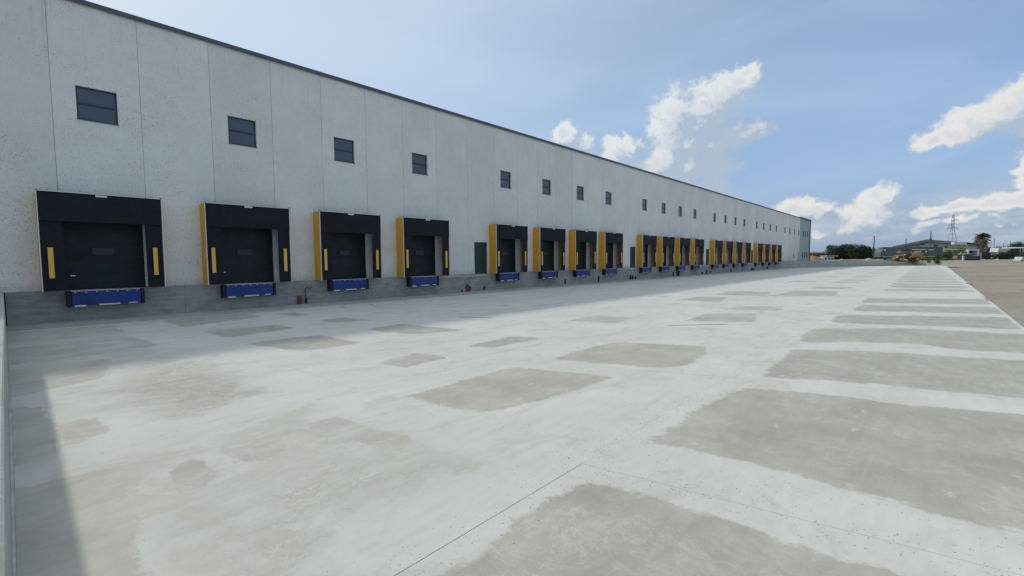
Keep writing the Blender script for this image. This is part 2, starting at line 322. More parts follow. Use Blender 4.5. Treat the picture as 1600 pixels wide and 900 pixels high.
plain('rust_soil', (0.36, 0.165, 0.115), 0.95, 0, 0.25, 0.8, 0.6); plain('pale_rubble', (0.52, 0.49, 0.46), 0.95, 0, 0.2, 1, 0.6)
plain('pink_rubble', (0.55, 0.31, 0.23), 0.95, 0, 0.3, 0.9, 0.6); plain('cabin_white', (0.62, 0.64, 0.62), 0.6, 0, 0.1)
plain('tarp_grey', (0.55, 0.57, 0.58), 0.6, 0, 0.12, 1); plain('steel_plate', (0.09, 0.09, 0.085), 0.6, 0.4); plain('brick_brown', (0.20, 0.12, 0.09), 0.9)
plain('mint_sheet', (0.42, 0.50, 0.47), 0.6); plain('van_grey', (0.26, 0.28, 0.30), 0.5)
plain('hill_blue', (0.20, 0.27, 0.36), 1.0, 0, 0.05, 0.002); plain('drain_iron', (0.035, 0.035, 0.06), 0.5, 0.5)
plain('stone_grey', (0.30, 0.29, 0.27), 0.95, 0, 0.3, 3, 0.6)
mat_leaf('leaf_dark', (0.014, 0.026, 0.016), (0.045, 0.070, 0.034)); mat_leaf('leaf_green', (0.035, 0.065, 0.022), (0.095, 0.13, 0.045))
mat_leaf('leaf_olive', (0.030, 0.042, 0.026), (0.085, 0.095, 0.05)); mat_leaf('leaf_dry', (0.12, 0.075, 0.045), (0.24, 0.17, 0.10))
mat_leaf('palm_leaf', (0.030, 0.055, 0.022), (0.10, 0.13, 0.055))
M = MATS

# ------------------------------------------------------------------ object helpers
def link(name, data, parent=None):
    o = bpy.data.objects.new(name, data); COL.objects.link(o)
    if parent: o.parent = parent
    return o
def tag(o, label=None, cat=None, group=None, kind=None):
    if label: o['label'] = label
    if cat: o['category'] = cat
    if group: o['group'] = group
    if kind: o['kind'] = kind
    return o
def empty(name, loc, label, cat, group=None, rz=0.0):
    o = link(name, None); o.location = loc; o.rotation_euler = (0, 0, rz); o.empty_display_size = 0.2
    return tag(o, label, cat, group)
class MB:
    def __init__(s): s.v = []; s.f = []
    def quad(s, *p):
        n = len(s.v); s.v += [tuple(q) for q in p]; s.f.append(tuple(range(n, n+len(p)))); return s
    def box(s, x0, x1, y0, y1, z0, z1, tz=0.0, tx=0.0, ty=0.0):
        n = len(s.v)
        for z, k in ((z0, 0), (z1, 1)):
            ax, ay = tx*k, ty*k
            s.v += [(x0+ax, y0+ay, z), (x1-ax, y0+ay, z), (x1-ax, y1-ay, z), (x0+ax, y1-ay, z)]
        for q in ((3, 2, 1, 0), (4, 5, 6, 7), (0, 1, 5, 4), (1, 2, 6, 5), (2, 3, 7, 6), (3, 0, 4, 7)): s.f.append(tuple(n+i for i in q))
        return s
    def tube(s, pts, r, seg=8, r1=None, caps=True):
        pts = [Vector(p) for p in pts]; n0 = len(s.v); K = len(pts)
        for i, p in enumerate(pts):
            d = (pts[min(i+1, K-1)]-pts[max(i-1, 0)]).normalized()
            a = d.cross(Vector((0, 0, 1)) if abs(d.z) < 0.9 else Vector((1, 0, 0))).normalized(); b = d.cross(a)
            rr = r if r1 is None else r+(r1-r)*i/(K-1)
            for k in range(seg):
                t = 2*math.pi*k/seg; s.v.append(tuple(p+a*math.cos(t)*rr+b*math.sin(t)*rr))
        for i in range(K-1):
            for k in range(seg):
                a0 = n0+i*seg+k; a1 = n0+i*seg+(k+1) % seg; s.f.append((a0, a1, a1+seg, a0+seg))
        if caps:
            s.f.append(tuple(n0+k for k in range(seg))[::-1]); s.f.append(tuple(n0+(K-1)*seg+k for k in range(seg)))
        return s
    def prism(s, poly, y0, y1):       # poly in (x, z), extruded along y
        n = len(s.v); k = len(poly)
        s.v += [(x, y0, z) for x, z in poly]+[(x, y1, z) for x, z in poly]
        s.f.append(tuple(range(n, n+k))); s.f.append(tuple(range(n+2*k-1, n+k-1, -1)))
        for i in range(k): j = (i+1) % k; s.f.append((n+j, n+i, n+k+i, n+k+j))
        return s
    def build(s, name, mat, parent=None, smooth=False, bevel=0.0):
        me = bpy.data.meshes.new(name); me.from_pydata(s.v, [], s.f)
        mats = mat if isinstance(mat, (list, tuple)) else [mat]
        for q in mats: me.materials.append(M[q])
        if smooth: me.polygons.foreach_set('use_smooth', [True]*len(me.polygons))
        me.update(); o = link(name, me, parent)
        if bevel:
            b = o.modifiers.new('bevel', 'BEVEL'); b.width = bevel; b.segments = 2; b.limit_method = 'ANGLE'
        return o
def copy_tree(o, parent=None):
    c = o.copy(); COL.objects.link(c); c.parent = parent
    for ch in list(o.children): copy_tree(ch, c)
    return c
ORD = ['first', 'second', 'third', 'fourth', 'fifth', 'sixth', 'seventh', 'eighth', 'ninth', 'tenth', 'eleventh', 'twelfth', 'thirteenth',
       'fourteenth', 'fifteenth', 'sixteenth', 'seventeenth', 'eighteenth', 'nineteenth', 'twentieth']

# ------------------------------------------------------------------ levels
WY = 23.64; SLOPE = -0.00254
FLOOR = 1.178; ROOF = 11.86
PA, PB, PC, PX0 = 2.546, 2.454, 2.665, 1.592      # panel widths: with window / between / at the group gap
GRP = 4*PA+3*PB+2*PC
SEQ = [PA, PB, PA, PB, PA, PB, PA, PC, PC]
def jx(i): g, k = divmod(i, 9); return PX0+g*GRP+sum(SEQ[:k])
def gz(x): return SLOPE*x

# ------------------------------------------------------------------ ground: lot + plateau terrain as one sheet
def smooth(t): t = max(0.0, min(1.0, t)); return t*t*(3-2*t)
WALLP = [(117.0, 23.64), (151.0, 12.2), (163.0, 5.0)]          # foot line of the far ramp wall
def lot_h(x, y):
    dep = x*DEP.x+y*DEP.y
    z = -0.34*smooth((x-20)/110.0)-0.10
    z += 1.28*smooth((dep-101)/22.0)
    return z
def terrain():
    dist = []
    d = -14.0
    us = [-9000, -4000, -1500, -500, -150, -60, -30, -20]+[-12+i*2.2 for i in range(0, 90)]+[190, 220, 280, 400, 700, 1500, 4000, 9000]
    vs = [-9000, -3000, -1000, -400, -200, -120, -80, -60, -45, -32, -24, -16, -12, -9, -7, -5, -4]
    v2 = [-3+i*1.3 for i in range(0, 24)]+[40, 80, 200, 600, 2000, 9000]
    xs = us; ys = vs+v2
    mb = MB(); idx = {}
    for j, y in enumerate(ys):
        for i, x in enumerate(xs):
            z = lot_h(x, y)
            edge = -2.12-0.0106*x
            if -0.5 < x < 172 and y > edge-1.2: z = min(z, gz(x)-0.35) if x < 117 or y < 23 else z    # stays under the slab field
            if abs(y-edge) < 1.3 and x < 165: z = min(z, gz(x)-0.11)
            idx[i, j] = len(mb.v); mb.v.append((x, y, z))
    for j in range(len(ys)-1):
        for i in range(len(xs)-1): mb.f.append((idx[i, j], idx[i+1, j], idx[i+1, j+1], idx[i, j+1]))
    tag(mb.build('ground', 'gravel_lot', smooth=True), 'beige gravel lot and open land beyond the slab', kind='structure')
    # a strip of lot right up to the slab edge
    s = MB(); K = 90
    for i in range(K+1):
        x = -4+i*1.9; e = -2.12-0.0106*x
        for y, dz in ((e+0.3, -0.10), (e-0.02, -0.085), (e-0.6, -0.07), (e-2.5, -0.05), (e-6, -0.05), (e-12, -0.14)):
            s.v.append((x, y, max(gz(x)+dz, lot_h(x, y)+dz+0.05)+0.012*math.sin(x*1.7+y*2.3) if y < e-0.1 else gz(x)+dz))
    for i in range(K):
        for j in range(5): a = i*6+j; s.f.append((a, a+1, a+7, a+6))
    tag(s.build('gravel_verge', 'gravel_lot', smooth=True), 'loose gravel banked along the slab edge', kind='structure')
    # plateau behind the far ramp wall
    pl = MB(); top = 0.98
    outer = [(117.0, 23.9), (151.3, 12.5), (160, 7.4), (170, 1.0)]
    ring = []
    for i in range(len(outer)-1):
        for k in range(6):
            t = k/6; ring.append((outer[i][0]*(1-t)+outer[i+1][0]*t, outer[i][1]*(1-t)+outer[i+1][1]*t))
    ring.append(outer[-1])
    n = len(ring)
    rows = []
    for k, (ox, zz) in enumerate(((0.0, 'lo'), (0.35, top), (14, top+0.04), (60, top+0.02), (400, top), (3000, top))):
        row = []
        for i, (x, y) in enumerate(ring):
            t = i/(n-1)
            if zz == 'lo':
                p = (x-0.35*0.5, y-0.35*0.86, -0.5) if t < 0.33 else (x-2.2*(t), y-1.4*t, -0.5)
            else: p = (x+ox, y+(ox*0.02), zz-(0.0 if k > 1 else 0.0))
            row.append(p)
        rows.append(row)
    for r in rows: pl.v += r
    for k in range(len(rows)-1):
        for i in range(n-1): a = k*n+i; pl.f.append((a, a+1, a+1+n, a+n))
    tag(pl.build('embankment', 'gravel_lot'), 'raised gravel ground beyond the far end of the yard', kind='structure')
terrain()

# ------------------------------------------------------------------ yard slabs with curing dust
XJ_MID = [-0.06, 4.05, 7.25, 13.3, 18.2, 22.9, 27.9, 33.0]
XJ_TAB = {2.7: [-0.05, 4.12, 8.95, 13.65, 18.05, 22.7, 27.8, 33.0], -2.3: [-0.05, 4.9, 10.9, 15.4, 20.3, 25.1, 30.1, 35.2],
          7.1: [0.0, 4.02, 7.35, 13.2, 17.9, 22.6, 27.8, 33.0], 10.3: [0.02, 3.95, 7.2, 12.4, 17.4, 22.6, 27.6, 32.6],
          14.3: [0.04, 3.6, 7.1, 12.2, 17.2, 22.2, 27.2, 32.2], 17.9: [0.06, 3.4, 7.15, 12.2, 17.2, 22.2, 27.2, 32.2], 21.8: [0.08, 3.2, 7.2, 12.2, 17.2, 22.2, 27.2, 32.2]}
YJ = [-2.3, 2.7, 7.1, 10.3, 14.3, 17.9, 21.8]
NROW = 34
def xj(i, y0):
    t = XJ_TAB[y0]
    return t[i] if i < len(t) else t[-1]+5.0*(i-len(t)+1)
def yj(k, x): return YJ[k] if k else -2.12-0.0106*x
BARE = [
 [(1.39,2.27),(1.96,2.45),(2.4,2.42),(2.77,2.51),(3.21,2.51),(3.78,2.42),(3.95,1.83),(3.96,1.31),(3.99,.91),(3.97,.64),(4.03,.42),(4.08,.19),(4.1,-.39),(4.2,-2),(-1,-2),(-1,2.2)],
 [(5.12,2.44),(5.8,2.4),(7.02,2.42),(7.35,2.35),(8.37,2.24),(8.68,1.7),(8.97,.65),(8.89,.4),(9.26,-.48),(9.5,-1.1),(9.8,-1.95),(5.5,-1.95),(5.43,-1.0),(5.41,-.66),(5.34,-.37),(5.31,-.18),(5.34,.11),(5.33,.5),(5.36,.69),(5.34,.97),(5.29,1.16),(5.34,1.29),(5.24,1.91)],
 [(9.39,2.24),(10.34,2.22),(11.82,2.29),(12.75,2.35),(13.36,1.38),(13.91,.31),(14.09,-.69),(14.7,-2.0),(10.9,-2.0),(10.61,-1.21),(10.35,-.3),(10.21,.53),(9.88,1.31),(9.57,1.88)],
 [(13.96,2.39),(16.01,2.6),(17.09,2.51),(18.8,.45),(19.6,-2.2),(15.9,-2.2),(15.66,-1.75),(15.26,-.74),(15.63,.05),(14.89,1.38)],
 [(18.8,2.36),(21.72,2.43),(24.6,-2.25),(20.75,-2.25),(19.7,.48)],
 [(23.6,2.23),(26.86,2.23),(29.4,-2.3),(25.9,-2.3),(24.61,.62)],
 [(28.5,2.3),(31.6,2.33),(34.5,-2.3),(30.7,-2.3)],
 [(4.32,6.24),(4.88,6.22),(5.75,6.26),(6.98,6.23),(7.4,5.0),(7.62,4.26),(6.44,4.35),(5.71,4.42),(5.07,4.58),(4.67,4.68),(4.51,5.0),(4.41,5.48)],
 [(8.07,6.12),(9.6,6.19),(10.84,6.09),(11.3,5.2),(11.81,4.1),(10.79,3.72),(9.35,3.63),(8.82,4.08),(8.42,5.27)],
 [(16.22,6.32),(18.97,6.49),(20.19,4.99),(17.5,4.36)], [(20.82,6.46),(22.82,6.37),(24.07,4.8),(22.07,4.52)], [(30.29,6.55),(36.15,6.67),(37.16,4.27),(32.37,3.87)],
 [(5.35,8.72),(6.56,8.99),(6.67,8.02),(5.55,7.95)], [(7.9,8.73),(9.77,8.8),(10.19,7.96),(8.23,8.07)], [(28.91,9.54),(32.95,9.83),(33.92,7.53),(30.21,7.04)],
 [(24.0,9.9),(27.0,9.8),(27.6,8.3),(24.6,7.8)], [(13.6,9.6),(15.6,9.5),(15.9,8.2),(14.2,7.9)],
 [(4.33,13.52),(5.46,13.59),(6.24,13.37),(6.44,11.23),(5.33,11.24),(4.83,11.45)], [(7.85,13.41),(9.25,13.58),(9.44,12.25),(9.77,10.7),(8.23,11.26),(7.85,12.38)],
 [(4.23,17.02),(6.33,16.73),(6.51,15.46),(4.33,14.95)], [(7.89,16.85),(8.84,16.74),(9.17,15.12),(7.88,15.76)], [(7.5,20.2),(8.42,20.19),(8.6,18.67),(7.9,18.6)],
 [(1.68,6.12),(2.21,6.11),(3.08,6.13),(3.31,4.7),(3.0,4.5),(2.81,5.12),(2.37,5.56),(1.86,5.45),(1.69,5.52),(1.67,5.86)],
 [(1.05,5.73),(1.25,6.03),(1.38,5.98),(1.41,5.43),(1.27,5.18),(1.07,5.25)],
 [(.41,8.89),(.75,8.7),(.87,8.0),(.47,7.64)], [(-.1,6.52),(.73,6.43),(.87,5.64),(.56,4.52),(.53,3.5),(-.1,3.5)],
 [(.09,21.6),(2.56,21.5),(2.53,18.55),(.06,18.35)], [(.05,17.6),(1.7,17.3),(2.5,17.5),(2.75,15.06),(1.31,14.6),(.02,14.7)], [(.0,14.0),(1.6,13.9),(1.2,11.6),(.0,11.1)],
 [(4.0,21.5),(6.8,21.5),(6.9,19.6),(4.1,18.6)], [(0,10.2),(.35,10.0),(.33,7.3),(0,7.3)],
]
for i in range(8, NROW):      # the same pattern goes on bay after bay
    x0 = 33.0+5.0*(i-7)+0.7; 
    a_ = 0.5*math.sin(i*1.7); b_ = 0.5*math.sin(i*2.9+1); BARE.append([(x0+a_, 2.2-abs(b_)), (x0+3.2+b_, 2.3), (x0+5.3+a_, -2.3), (x0+2.5-b_, -2.3)])
    if i % 3: BARE.append([(x0+0.3, 6.3), (x0+3.2, 6.4), (x0+4.4, 4.2+0.4*math.sin(i*2.1)), (x0+1.4, 4.3)])
    if i % 3 == 1: BARE.append([(x0, 9.6), (x0+3.4, 9.7), (x0+4.0, 7.8), (x0+1.2, 7.5)])
WEAR = [([(2.14,13.24),(2.56,13.64),(2.83,12.98),(3.06,10.9),(3.18,8.69),(3.1,8.05),(1.5,7.6),(.9,10)], 1.0), ([(.3,7),(3.2,7.1),(3.6,3.2),(.4,2.7)], 0.74),
        ([(0,21.4),(2.6,21.4),(2.8,14),(0,10)], 0.75), ([(8,21),(30,21),(34,13),(9,13)], 0.25), ([(3.9,19),(7,19),(7,14.5),(4,14)], 0.45),
        ([(34,21.5),(150,21.5),(150,12),(34,13)], 0.42), ([(3.4,6.5),(4.2,6.5),(4.2,2),(1.5,1.5)], 0.25), ([(5,11),(9,11),(9,7.5),(5,7.3)], 0.25), ([(28,7),(150,7),(150,3),(28,3)], 0.35)]
WARM = [([(.0,9.2),(1.1,9.2),(1.0,7.3),(.3,7.3)], 0.55), ([(-.1,6.8),(1.0,6.8),(1.0,3.4),(-.1,3.4)], 0.38), ([(4.3,6.3),(7,6.3),(7.7,4.2),(4.5,4.6)], 0.22),
        ([(8,6.3),(11.9,6.2),(11.9,3.6),(8.3,3.9)], 0.25), ([(5.2,2.5),(9.9,2.5),(9.9,-2),(5.2,-2)], 0.15), ([(1,6.2),(3.3,6.2),(3.3,4.5),(1,5)], 0.15)]
def sdf(poly, P):                 # + outside, - inside
    P = P.astype(float); n = len(poly); d = np.full(len(P), 1e9); inside = np.zeros(len(P), bool)
    for i in range(n):
        a = np.array(poly[i]); b = np.array(poly[(i+1) % n]); e = b-a; w = P-a
        t = np.clip((w@e)/max(e@e, 1e-9), 0, 1); q = w-t[:, None]*e; d = np.minimum(d, (q*q).sum(1))
        c = (a[1] > P[:, 1]) != (b[1] > P[:, 1])
        with np.errstate(divide='ignore', invalid='ignore'):
            xi = (b[0]-a[0])*(P[:, 1]-a[1])/(b[1]-a[1]+1e-12)+a[0]
        inside ^= c & (P[:, 0] < xi)
    d = np.sqrt(d); return np.where(inside, -d, d)
def opacity(a):                   # how thoroughly a patch has been scrubbed clean
    c = a.mean(0); x, y = c
    if x < 4.1 and 2.7 < y < 22: return 0.55 if y > 7 else 0.58
    if y < 2.8: return 1.0 if x < 42 else max(0.45, 0.95-(x-42)*0.006)
    if x > 12 and y > 2.8: return 0.62+0.25*math.sin(x*1.3+y*2.1)**2
    return 0.9 if y < 7 else 0.72+0.2*math.sin(x*3.1+y)**2
def field(P):
    film = np.full(len(P), 0.6); op = np.ones(len(P))
    lo, hi = P.min(0), P.max(0)
    for poly in BARE:
        a = np.array(poly)
        if (a.max(0) < lo-0.7).any() or (a.min(0) > hi+0.7).any(): continue
        dd = sdf(poly, P); op = np.where(dd < film, opacity(a), op); film = np.minimum(film, dd)
    def soft(lst, w):
        r = np.zeros(len(P))
        for poly, s in lst:
            a = np.array(poly)
            if (a.max(0) < lo-1).any() or (a.min(0) > hi+1).any(): continue
            r = np.maximum(r, s*np.clip(0.5-sdf(poly, P)/w, 0, 1))
        return r
    return np.clip(film, -0.6, 0.6), soft(WEAR, 1.2), soft(WARM, 0.5), op
def build_yard():
    root = link('concrete_yard', None); root.location = (0, 0, 0)
    tag(root, 'wide pale concrete loading yard in slabs with chalky dust and bare grey patches', kind='structure')
    base = MB(); b0 = 0.004
    base.quad((-0.1, -2.0, gz(0)-b0), (168, -3.75, gz(168)-b0), (168, 21.8, gz(168)-b0), (-0.1, 21.8, gz(0)-b0))
    base.build('joint_bed', 'dust_fill', root)
    dk = MB(); zz = lambda x: gz(x)-0.0025
    for (x0, x1) in ((0.3, 1.9), (1.93, 3.2), (3.22, 4.05), (4.3, 4.55), (5.6, 5.9)):
        dk.quad((x0, 2.692, zz(x0)), (x1, 2.692, zz(x1)), (x1, 2.6985, zz(x1)), (x0, 2.6985, zz(x0)))
    for (y0, y1) in ((2.45, 1.9), (1.5, 0.9), (0.75, 0.1), (-0.3, -0.75)):
        f = lambda y: 4.12+(2.7-y)*(4.9-4.12)/5.0
        dk.quad((f(y0)-.0024, y0, zz(4)), (f(y0)+.0024, y0, zz(4)), (f(y1)+.0024, y1, zz(4)), (f(y1)-.0024, y1, zz(4)))
    dk.build('joint_groove', 'joint_fill', root)['kind'] = 'stuff'
    for k in range(6):
        for i in range(NROW):
            c = []
            for (ii, kk) in ((i, k), (i+1, k), (i+1, k+1), (i, k+1)):
                x = xj(ii, YJ[kk]); c.append(np.array([x, yj(kk, x)]))
            cen = sum(c)/4
            if cen[0] > 172 or (cen[1]-23.64) > -(cen[0]-119)*0.335+2.5: continue
            gx = 0.0014; g0 = 0.0014; g1 = 0.0014
            near = (k == 0 and i == 0)
            if near: g1 = 0.006
            dist = math.hypot(*cen); st = min(max(dist*0.016, 0.09), 0.7)
            L = max(np.linalg.norm(c[1]-c[0]), np.linalg.norm(c[2]-c[3])); Hh = np.linalg.norm(c[3]-c[0])
            nu, nv = max(2, int(L/st)), max(2, int(Hh/st))
            U, V = np.meshgrid(np.linspace(0, 1, nu+1), np.linspace(0, 1, nv+1)); U, V = U.ravel(), V.ravel()
            P = (c[0][None]*((1-U)*(1-V))[:, None]+c[1][None]*(U*(1-V))[:, None]+c[2][None]*(U*V)[:, None]+c[3][None]*((1-U)*V)[:, None])
            P[:, 0] += np.where(U == 0, gx, 0)-np.where(U == 1, gx, 0); P[:, 1] += np.where(V == 0, g0, 0)-np.where(V == 1, g1, 0)
            z = SLOPE*P[:, 0]
            tiny = ((i*7+k*13) % 5-2)*0.0004
            nvt = len(P)
            verts = np.column_stack([P, z+tiny])
            film, wear, warm, opac = field(P)
            faces = []
            for b in range(nv):
                for a in range(nu): q = b*(nu+1)+a; faces.append((q, q+1, q+nu+2, q+nu+1))
            ring = [a for a in range(nu+1)]+[b*(nu+1)+nu for b in range(1, nv+1)]+[nv*(nu+1)+a for a in range(nu-1, -1, -1)]+[b*(nu+1) for b in range(nv-1, 0, -1)]
            dz = 0.12 if k == 0 else 0.02
            low = verts[ring].copy(); low[:, 2] -= dz
            verts = np.vstack([verts, low]); R = len(ring)
            for a in range(R): faces.append((ring[(a+1) % R], ring[a], nvt+a, nvt+(a+1) % R))
            me = bpy.data.meshes.new('slab'); me.from_pydata(verts.tolist(), [], faces); me.materials.append(M['yard_concrete'])
            for nm, arr in (('film', film), ('wear', wear), ('warm', warm), ('opac', opac)):
                at_ = me.attributes.new(nm, 'FLOAT', 'POINT'); at_.data.foreach_set('value', np.concatenate([arr, arr[ring]]).astype(np.float32))
            link('slab', me, root)
    # apron strip against the plinth, a touch proud, with its crack
    a = MB()
    x = 0.02
    while x < 116.5:
        x1 = min(x+6.2, 116.8)
        a.box(x+0.003, x1-0.003, 21.82, WY-0.002, -0.3, gz((x+x1)/2)+0.02)
        o = a.build('apron_strip', 'apron_concrete', root); a = MB(); x = x1
build_yard()

# ------------------------------------------------------------------ slot drains and small things let into the yard
def drain(x0, x1, y0, y1, label):
    mb = MB(); z = gz((x0+x1)/2)+0.004
    L = math.hypot(x1-x0, y1-y0); ux, uy = (x1-x0)/L, (y1-y0)/L; w = 0.03
    mb.quad((x0-uy*w, y0+ux*w, z), (x0+uy*w, y0-ux*w, z), (x1+uy*w, y1-ux*w, z), (x1-uy*w, y1+ux*w, z))
    tag(mb.build('slot_drain', 'drain_iron'), label, 'drain', 'slot drains in the yard')
drain(6.5, 8.55, 21.42, 21.36, 'dark iron slot drain in the concrete below the second dock')
drain(14.75, 16.3, 6.3, 4.9, 'thin dark slot running across the middle of the pale yard')
drain(11.85, 12.45, 13.5, 12.3, 'short dark slot in the yard beside the building shadow edge')

# ------------------------------------------------------------------ warehouse
WH = empty('warehouse', (0, WY, 0), 'long pale grey precast warehouse with a row of loading docks', 'warehouse')
def wl(mb, name, mat, parent=WH, **k):  # meshes are written in world coordinates, shift under the root
    mb.v = [(x, y-WY, z) for x, y, z in mb.v]; return mb.build(name, mat, parent, **k)
def panel_mesh(x0, x1, z0, z1, holes, name='wall_panel', mat='precast_panel', y=WY, t=0.22):
    mb = MB(); xs = sorted({x0, x1, *[h[0] for h in holes], *[h[1] for h in holes]}); zs = sorted({z0, z1, *[h[2] for h in holes], *[h[3] for h in holes]})
    def hole(xa, za): return any(h[0]-1e-6 < xa < h[1]-1e-6+1e-9 and h[2]-1e-6 < za < h[3]-1e-6+1e-9 for h in holes)
    for i in range(len(xs)-1):
        for j in range(len(zs)-1):
            cx, cz = (xs[i]+xs[i+1])/2, (zs[j]+zs[j+1])/2
            if any(h[0] < cx < h[1] and h[2] < cz < h[3] for h in holes): continue
            mb.quad((xs[i], y, zs[j]), (xs[i+1], y, zs[j]), (xs[i+1], y, zs[j+1]), (xs[i], y, zs[j+1]))
    c = 0.012
    for (a, b, p, q) in [(x0, x1, z0, z1)]:
        mb.quad((a, y, p), (a, y, q), (a, y+t, q), (a, y+t, p)); mb.quad((b, y, q), (b, y, p), (b, y+t, p), (b, y+t, q))
        mb.quad((a, y, q), (b, y, q), (b, y+t, q), (a, y+t, q)); mb.quad((b, y, p), (a, y, p), (a, y+t, p), (b, y+t, p))
    for (a, b, p, q) in holes:
        mb.quad((a, y, q), (a, y, p), (a, y+t, p), (a, y+t, q)); mb.quad((b, y, p), (b, y, q), (b, y+t, q), (b, y+t, p))
        mb.quad((b, y, q), (a, y, q), (a, y+t, q), (b, y+t, q)); mb.quad((a, y, p), (b, y, p), (b, y+t, p), (a, y+t, p))
    return wl(mb, name, mat)
WZ0, WZ1, WW = 7.5256, 8.7467, 1.178
JG = 0.009
dock_cx = []
def window_parts(cx, z0=WZ0, z1=WZ1, w=WW, bar=0.46):
    x0, x1 = cx-w/2, cx+w/2; y = WY+0.10; f = 0.055
    mb = MB()
    mb.box(x0+.003, x0+f, y, y+.06, z0+.003, z1-.003); mb.box(x1-f, x1-.003, y, y+.06, z0+.003, z1-.003)
    mb.box(x0+f, x1-f, y, y+.06, z0+.003, z0+f); mb.box(x0+f, x1-f, y, y+.06, z1-f, z1-.003)
    fr = wl(mb, 'window', 'window_frame')
    zb = z0+(z1-z0)*0.50
    t = MB().box(x0+f+.002, x1-f-.002, y-.012, y+.05, zb-.035, zb+.035); o = wl(t, 'transom', 'window_frame', fr)
    for za, zc in ((z0+f, zb-.035), (zb+.035, z1-f)):
        p = MB().box(x0+f+.001, x1-f-.001, y+.025, y+.035, za+.001, zc-.001); wl(p, 'pane', 'window_glass', fr)
    # window sill: thin metal drip
    s = MB().box(x0-.02, x1+.02, WY-.03, WY+.09, z0-.025, z0+.001); wl(s, 'sill', 'coping_metal', fr)
NP = 52
for i in range(-7, NP):
    if i < 0: x0 = PX0-(-i)*2.5; x1 = x0+2.5; holes = []; k = -1
    else:
        x0, x1 = jx(i), jx(i+1); k = i % 9; grp = i//9; holes = []
        if k in (0, 2, 4, 6):
            c = x0+PA/2-0.034; holes.append((c-WW/2, c+WW/2, WZ0, WZ1)); window_parts(c)
            if grp < 5:
                dcx = x0+PA/2-0.121; dock_cx.append(dcx)
                holes.append((dcx-1.12, dcx+1.25, FLOOR, 4.06))
        if k == 8-0 and grp < 5:
            holes.append((x0+0.50, x0+1.91, FLOOR, 3.47))
        if i == 49: holes.append((x0+0.6, x0+1.5, 2.0, 3.0)); window_parts(x0+1.05, 2.0, 3.0, 0.9)
        if i == 51: holes.append((x0+0.8, x0+2.0, FLOOR, 3.4))
    panel_mesh(x0+JG, x1-JG, FLOOR, ROOF-0.06, holes)
XE = jx(NP)
# dark backing seen in the joints, one sheet behind the panels, pierced nowhere in view
XL = PX0-7*2.5
bk = MB()
for i in range(-7, NP+1):
    xx = PX0+i*2.5 if i < 0 else jx(i)
    bk.box(xx-0.03, xx+0.03, WY+0.012, WY+0.05, FLOOR, ROOF-0.12)
o = wl(bk, 'joint_sealant', 'panel_sealant'); o['kind'] = 'stuff'
# room box behind (dark interior, side walls, roof)
b = MB(); D1 = WY+60
b.quad((XL, WY+0.24, 0), (XL, D1, 0), (XL, D1, ROOF-0.2), (XL, WY+0.24, ROOF-0.2)); b.quad((XE+13, WY+0.24, 0), (XE+13, D1, 0), (XE+13, D1, ROOF-0.2), (XE+13, WY+0.24, ROOF-0.2))
b.quad((XL, D1, 0), (XE+13, D1, 0), (XE+13, D1, ROOF-0.2), (XL, D1, ROOF-0.2)); wl(b, 'side_wall', 'precast_panel')
r = MB().box(XL, XE+13, WY+0.02, D1, ROOF-0.3, ROOF-0.14); wl(r, 'roof', 'roof_sheet')
fl = MB().box(XL, XE+13, WY+0.3, D1, FLOOR-0.2, FLOOR-0.005); wl(fl, 'floor_slab', 'plinth_concrete')
x = XL; 
while x < XE-0.1:
    x1 = min(x+5.0, XE)
    c = MB().box(x+0.002, x1-0.002, WY-0.07, WY+0.32, ROOF-0.12, ROOF+0.03); c.box(x+0.002, x1-0.002, WY-0.075, WY-0.055, ROOF-0.15, ROOF+0.035)
    wl(c, 'coping', 'coping_metal'); x = x1
# plinth: cast lengths with notches where levellers sit, joints between
x = 0.0
PLX = [0.1]+[g*GRP+q for g in range(5) for q in (5.28, 10.3, 15.3, 22.0)]+[116.9]
for a_, b_ in zip(PLX[:-1], PLX[1:]):
    p = MB().box(a_+0.004, b_-0.004, WY-0.035, WY+0.25, -0.6, FLOOR-0.004); wl(p, 'plinth', 'plinth_concrete')
for g in range(5):                       # cast ledge below each personnel door
    x0 = g*GRP+18.85; x1 = g*GRP+23.4
    l = MB().box(x0, x1, WY-0.09, WY-0.036, 0.97, 1.09); wl(l, 'ledge', 'ledge_concrete', bevel=0.01)
# personnel doors
for g in range(5):
    x0 = jx(g*9+8)+0.50; x1 = x0+1.41
    d = MB().box(x0+0.06, x1-0.06, WY+0.06, WY+0.11, FLOOR+0.012, 3.47-0.06); do = wl(d, 'door', 'door_green', bevel=0.005)
    f = MB().box(x0+.002, x0+0.06, WY-0.012, WY+0.12, FLOOR+.002, 3.468); f.box(x1-0.06, x1-.002, WY-0.012, WY+0.12, FLOOR+.002, 3.468); f.box(x0+0.06, x1-0.06, WY-0.012, WY+0.12, 3.41, 3.468)
    wl(f, 'door_frame', 'white_trim', do)
    h = MB().box(x1-0.2, x1-0.10, WY+0.02, WY+0.04, 2.18, 2.21).box(x1-0.12, x1-0.10, WY+0.02, WY+0.06, 2.18, 2.21); wl(h, 'handle', 'handle_steel', do)
x0 = jx(51)+0.8; d = MB().box(x0+0.05, x0+1.15, WY+0.06, WY+0.11, FLOOR+0.01, 3.36); wl(d, 'door', 'van_grey')
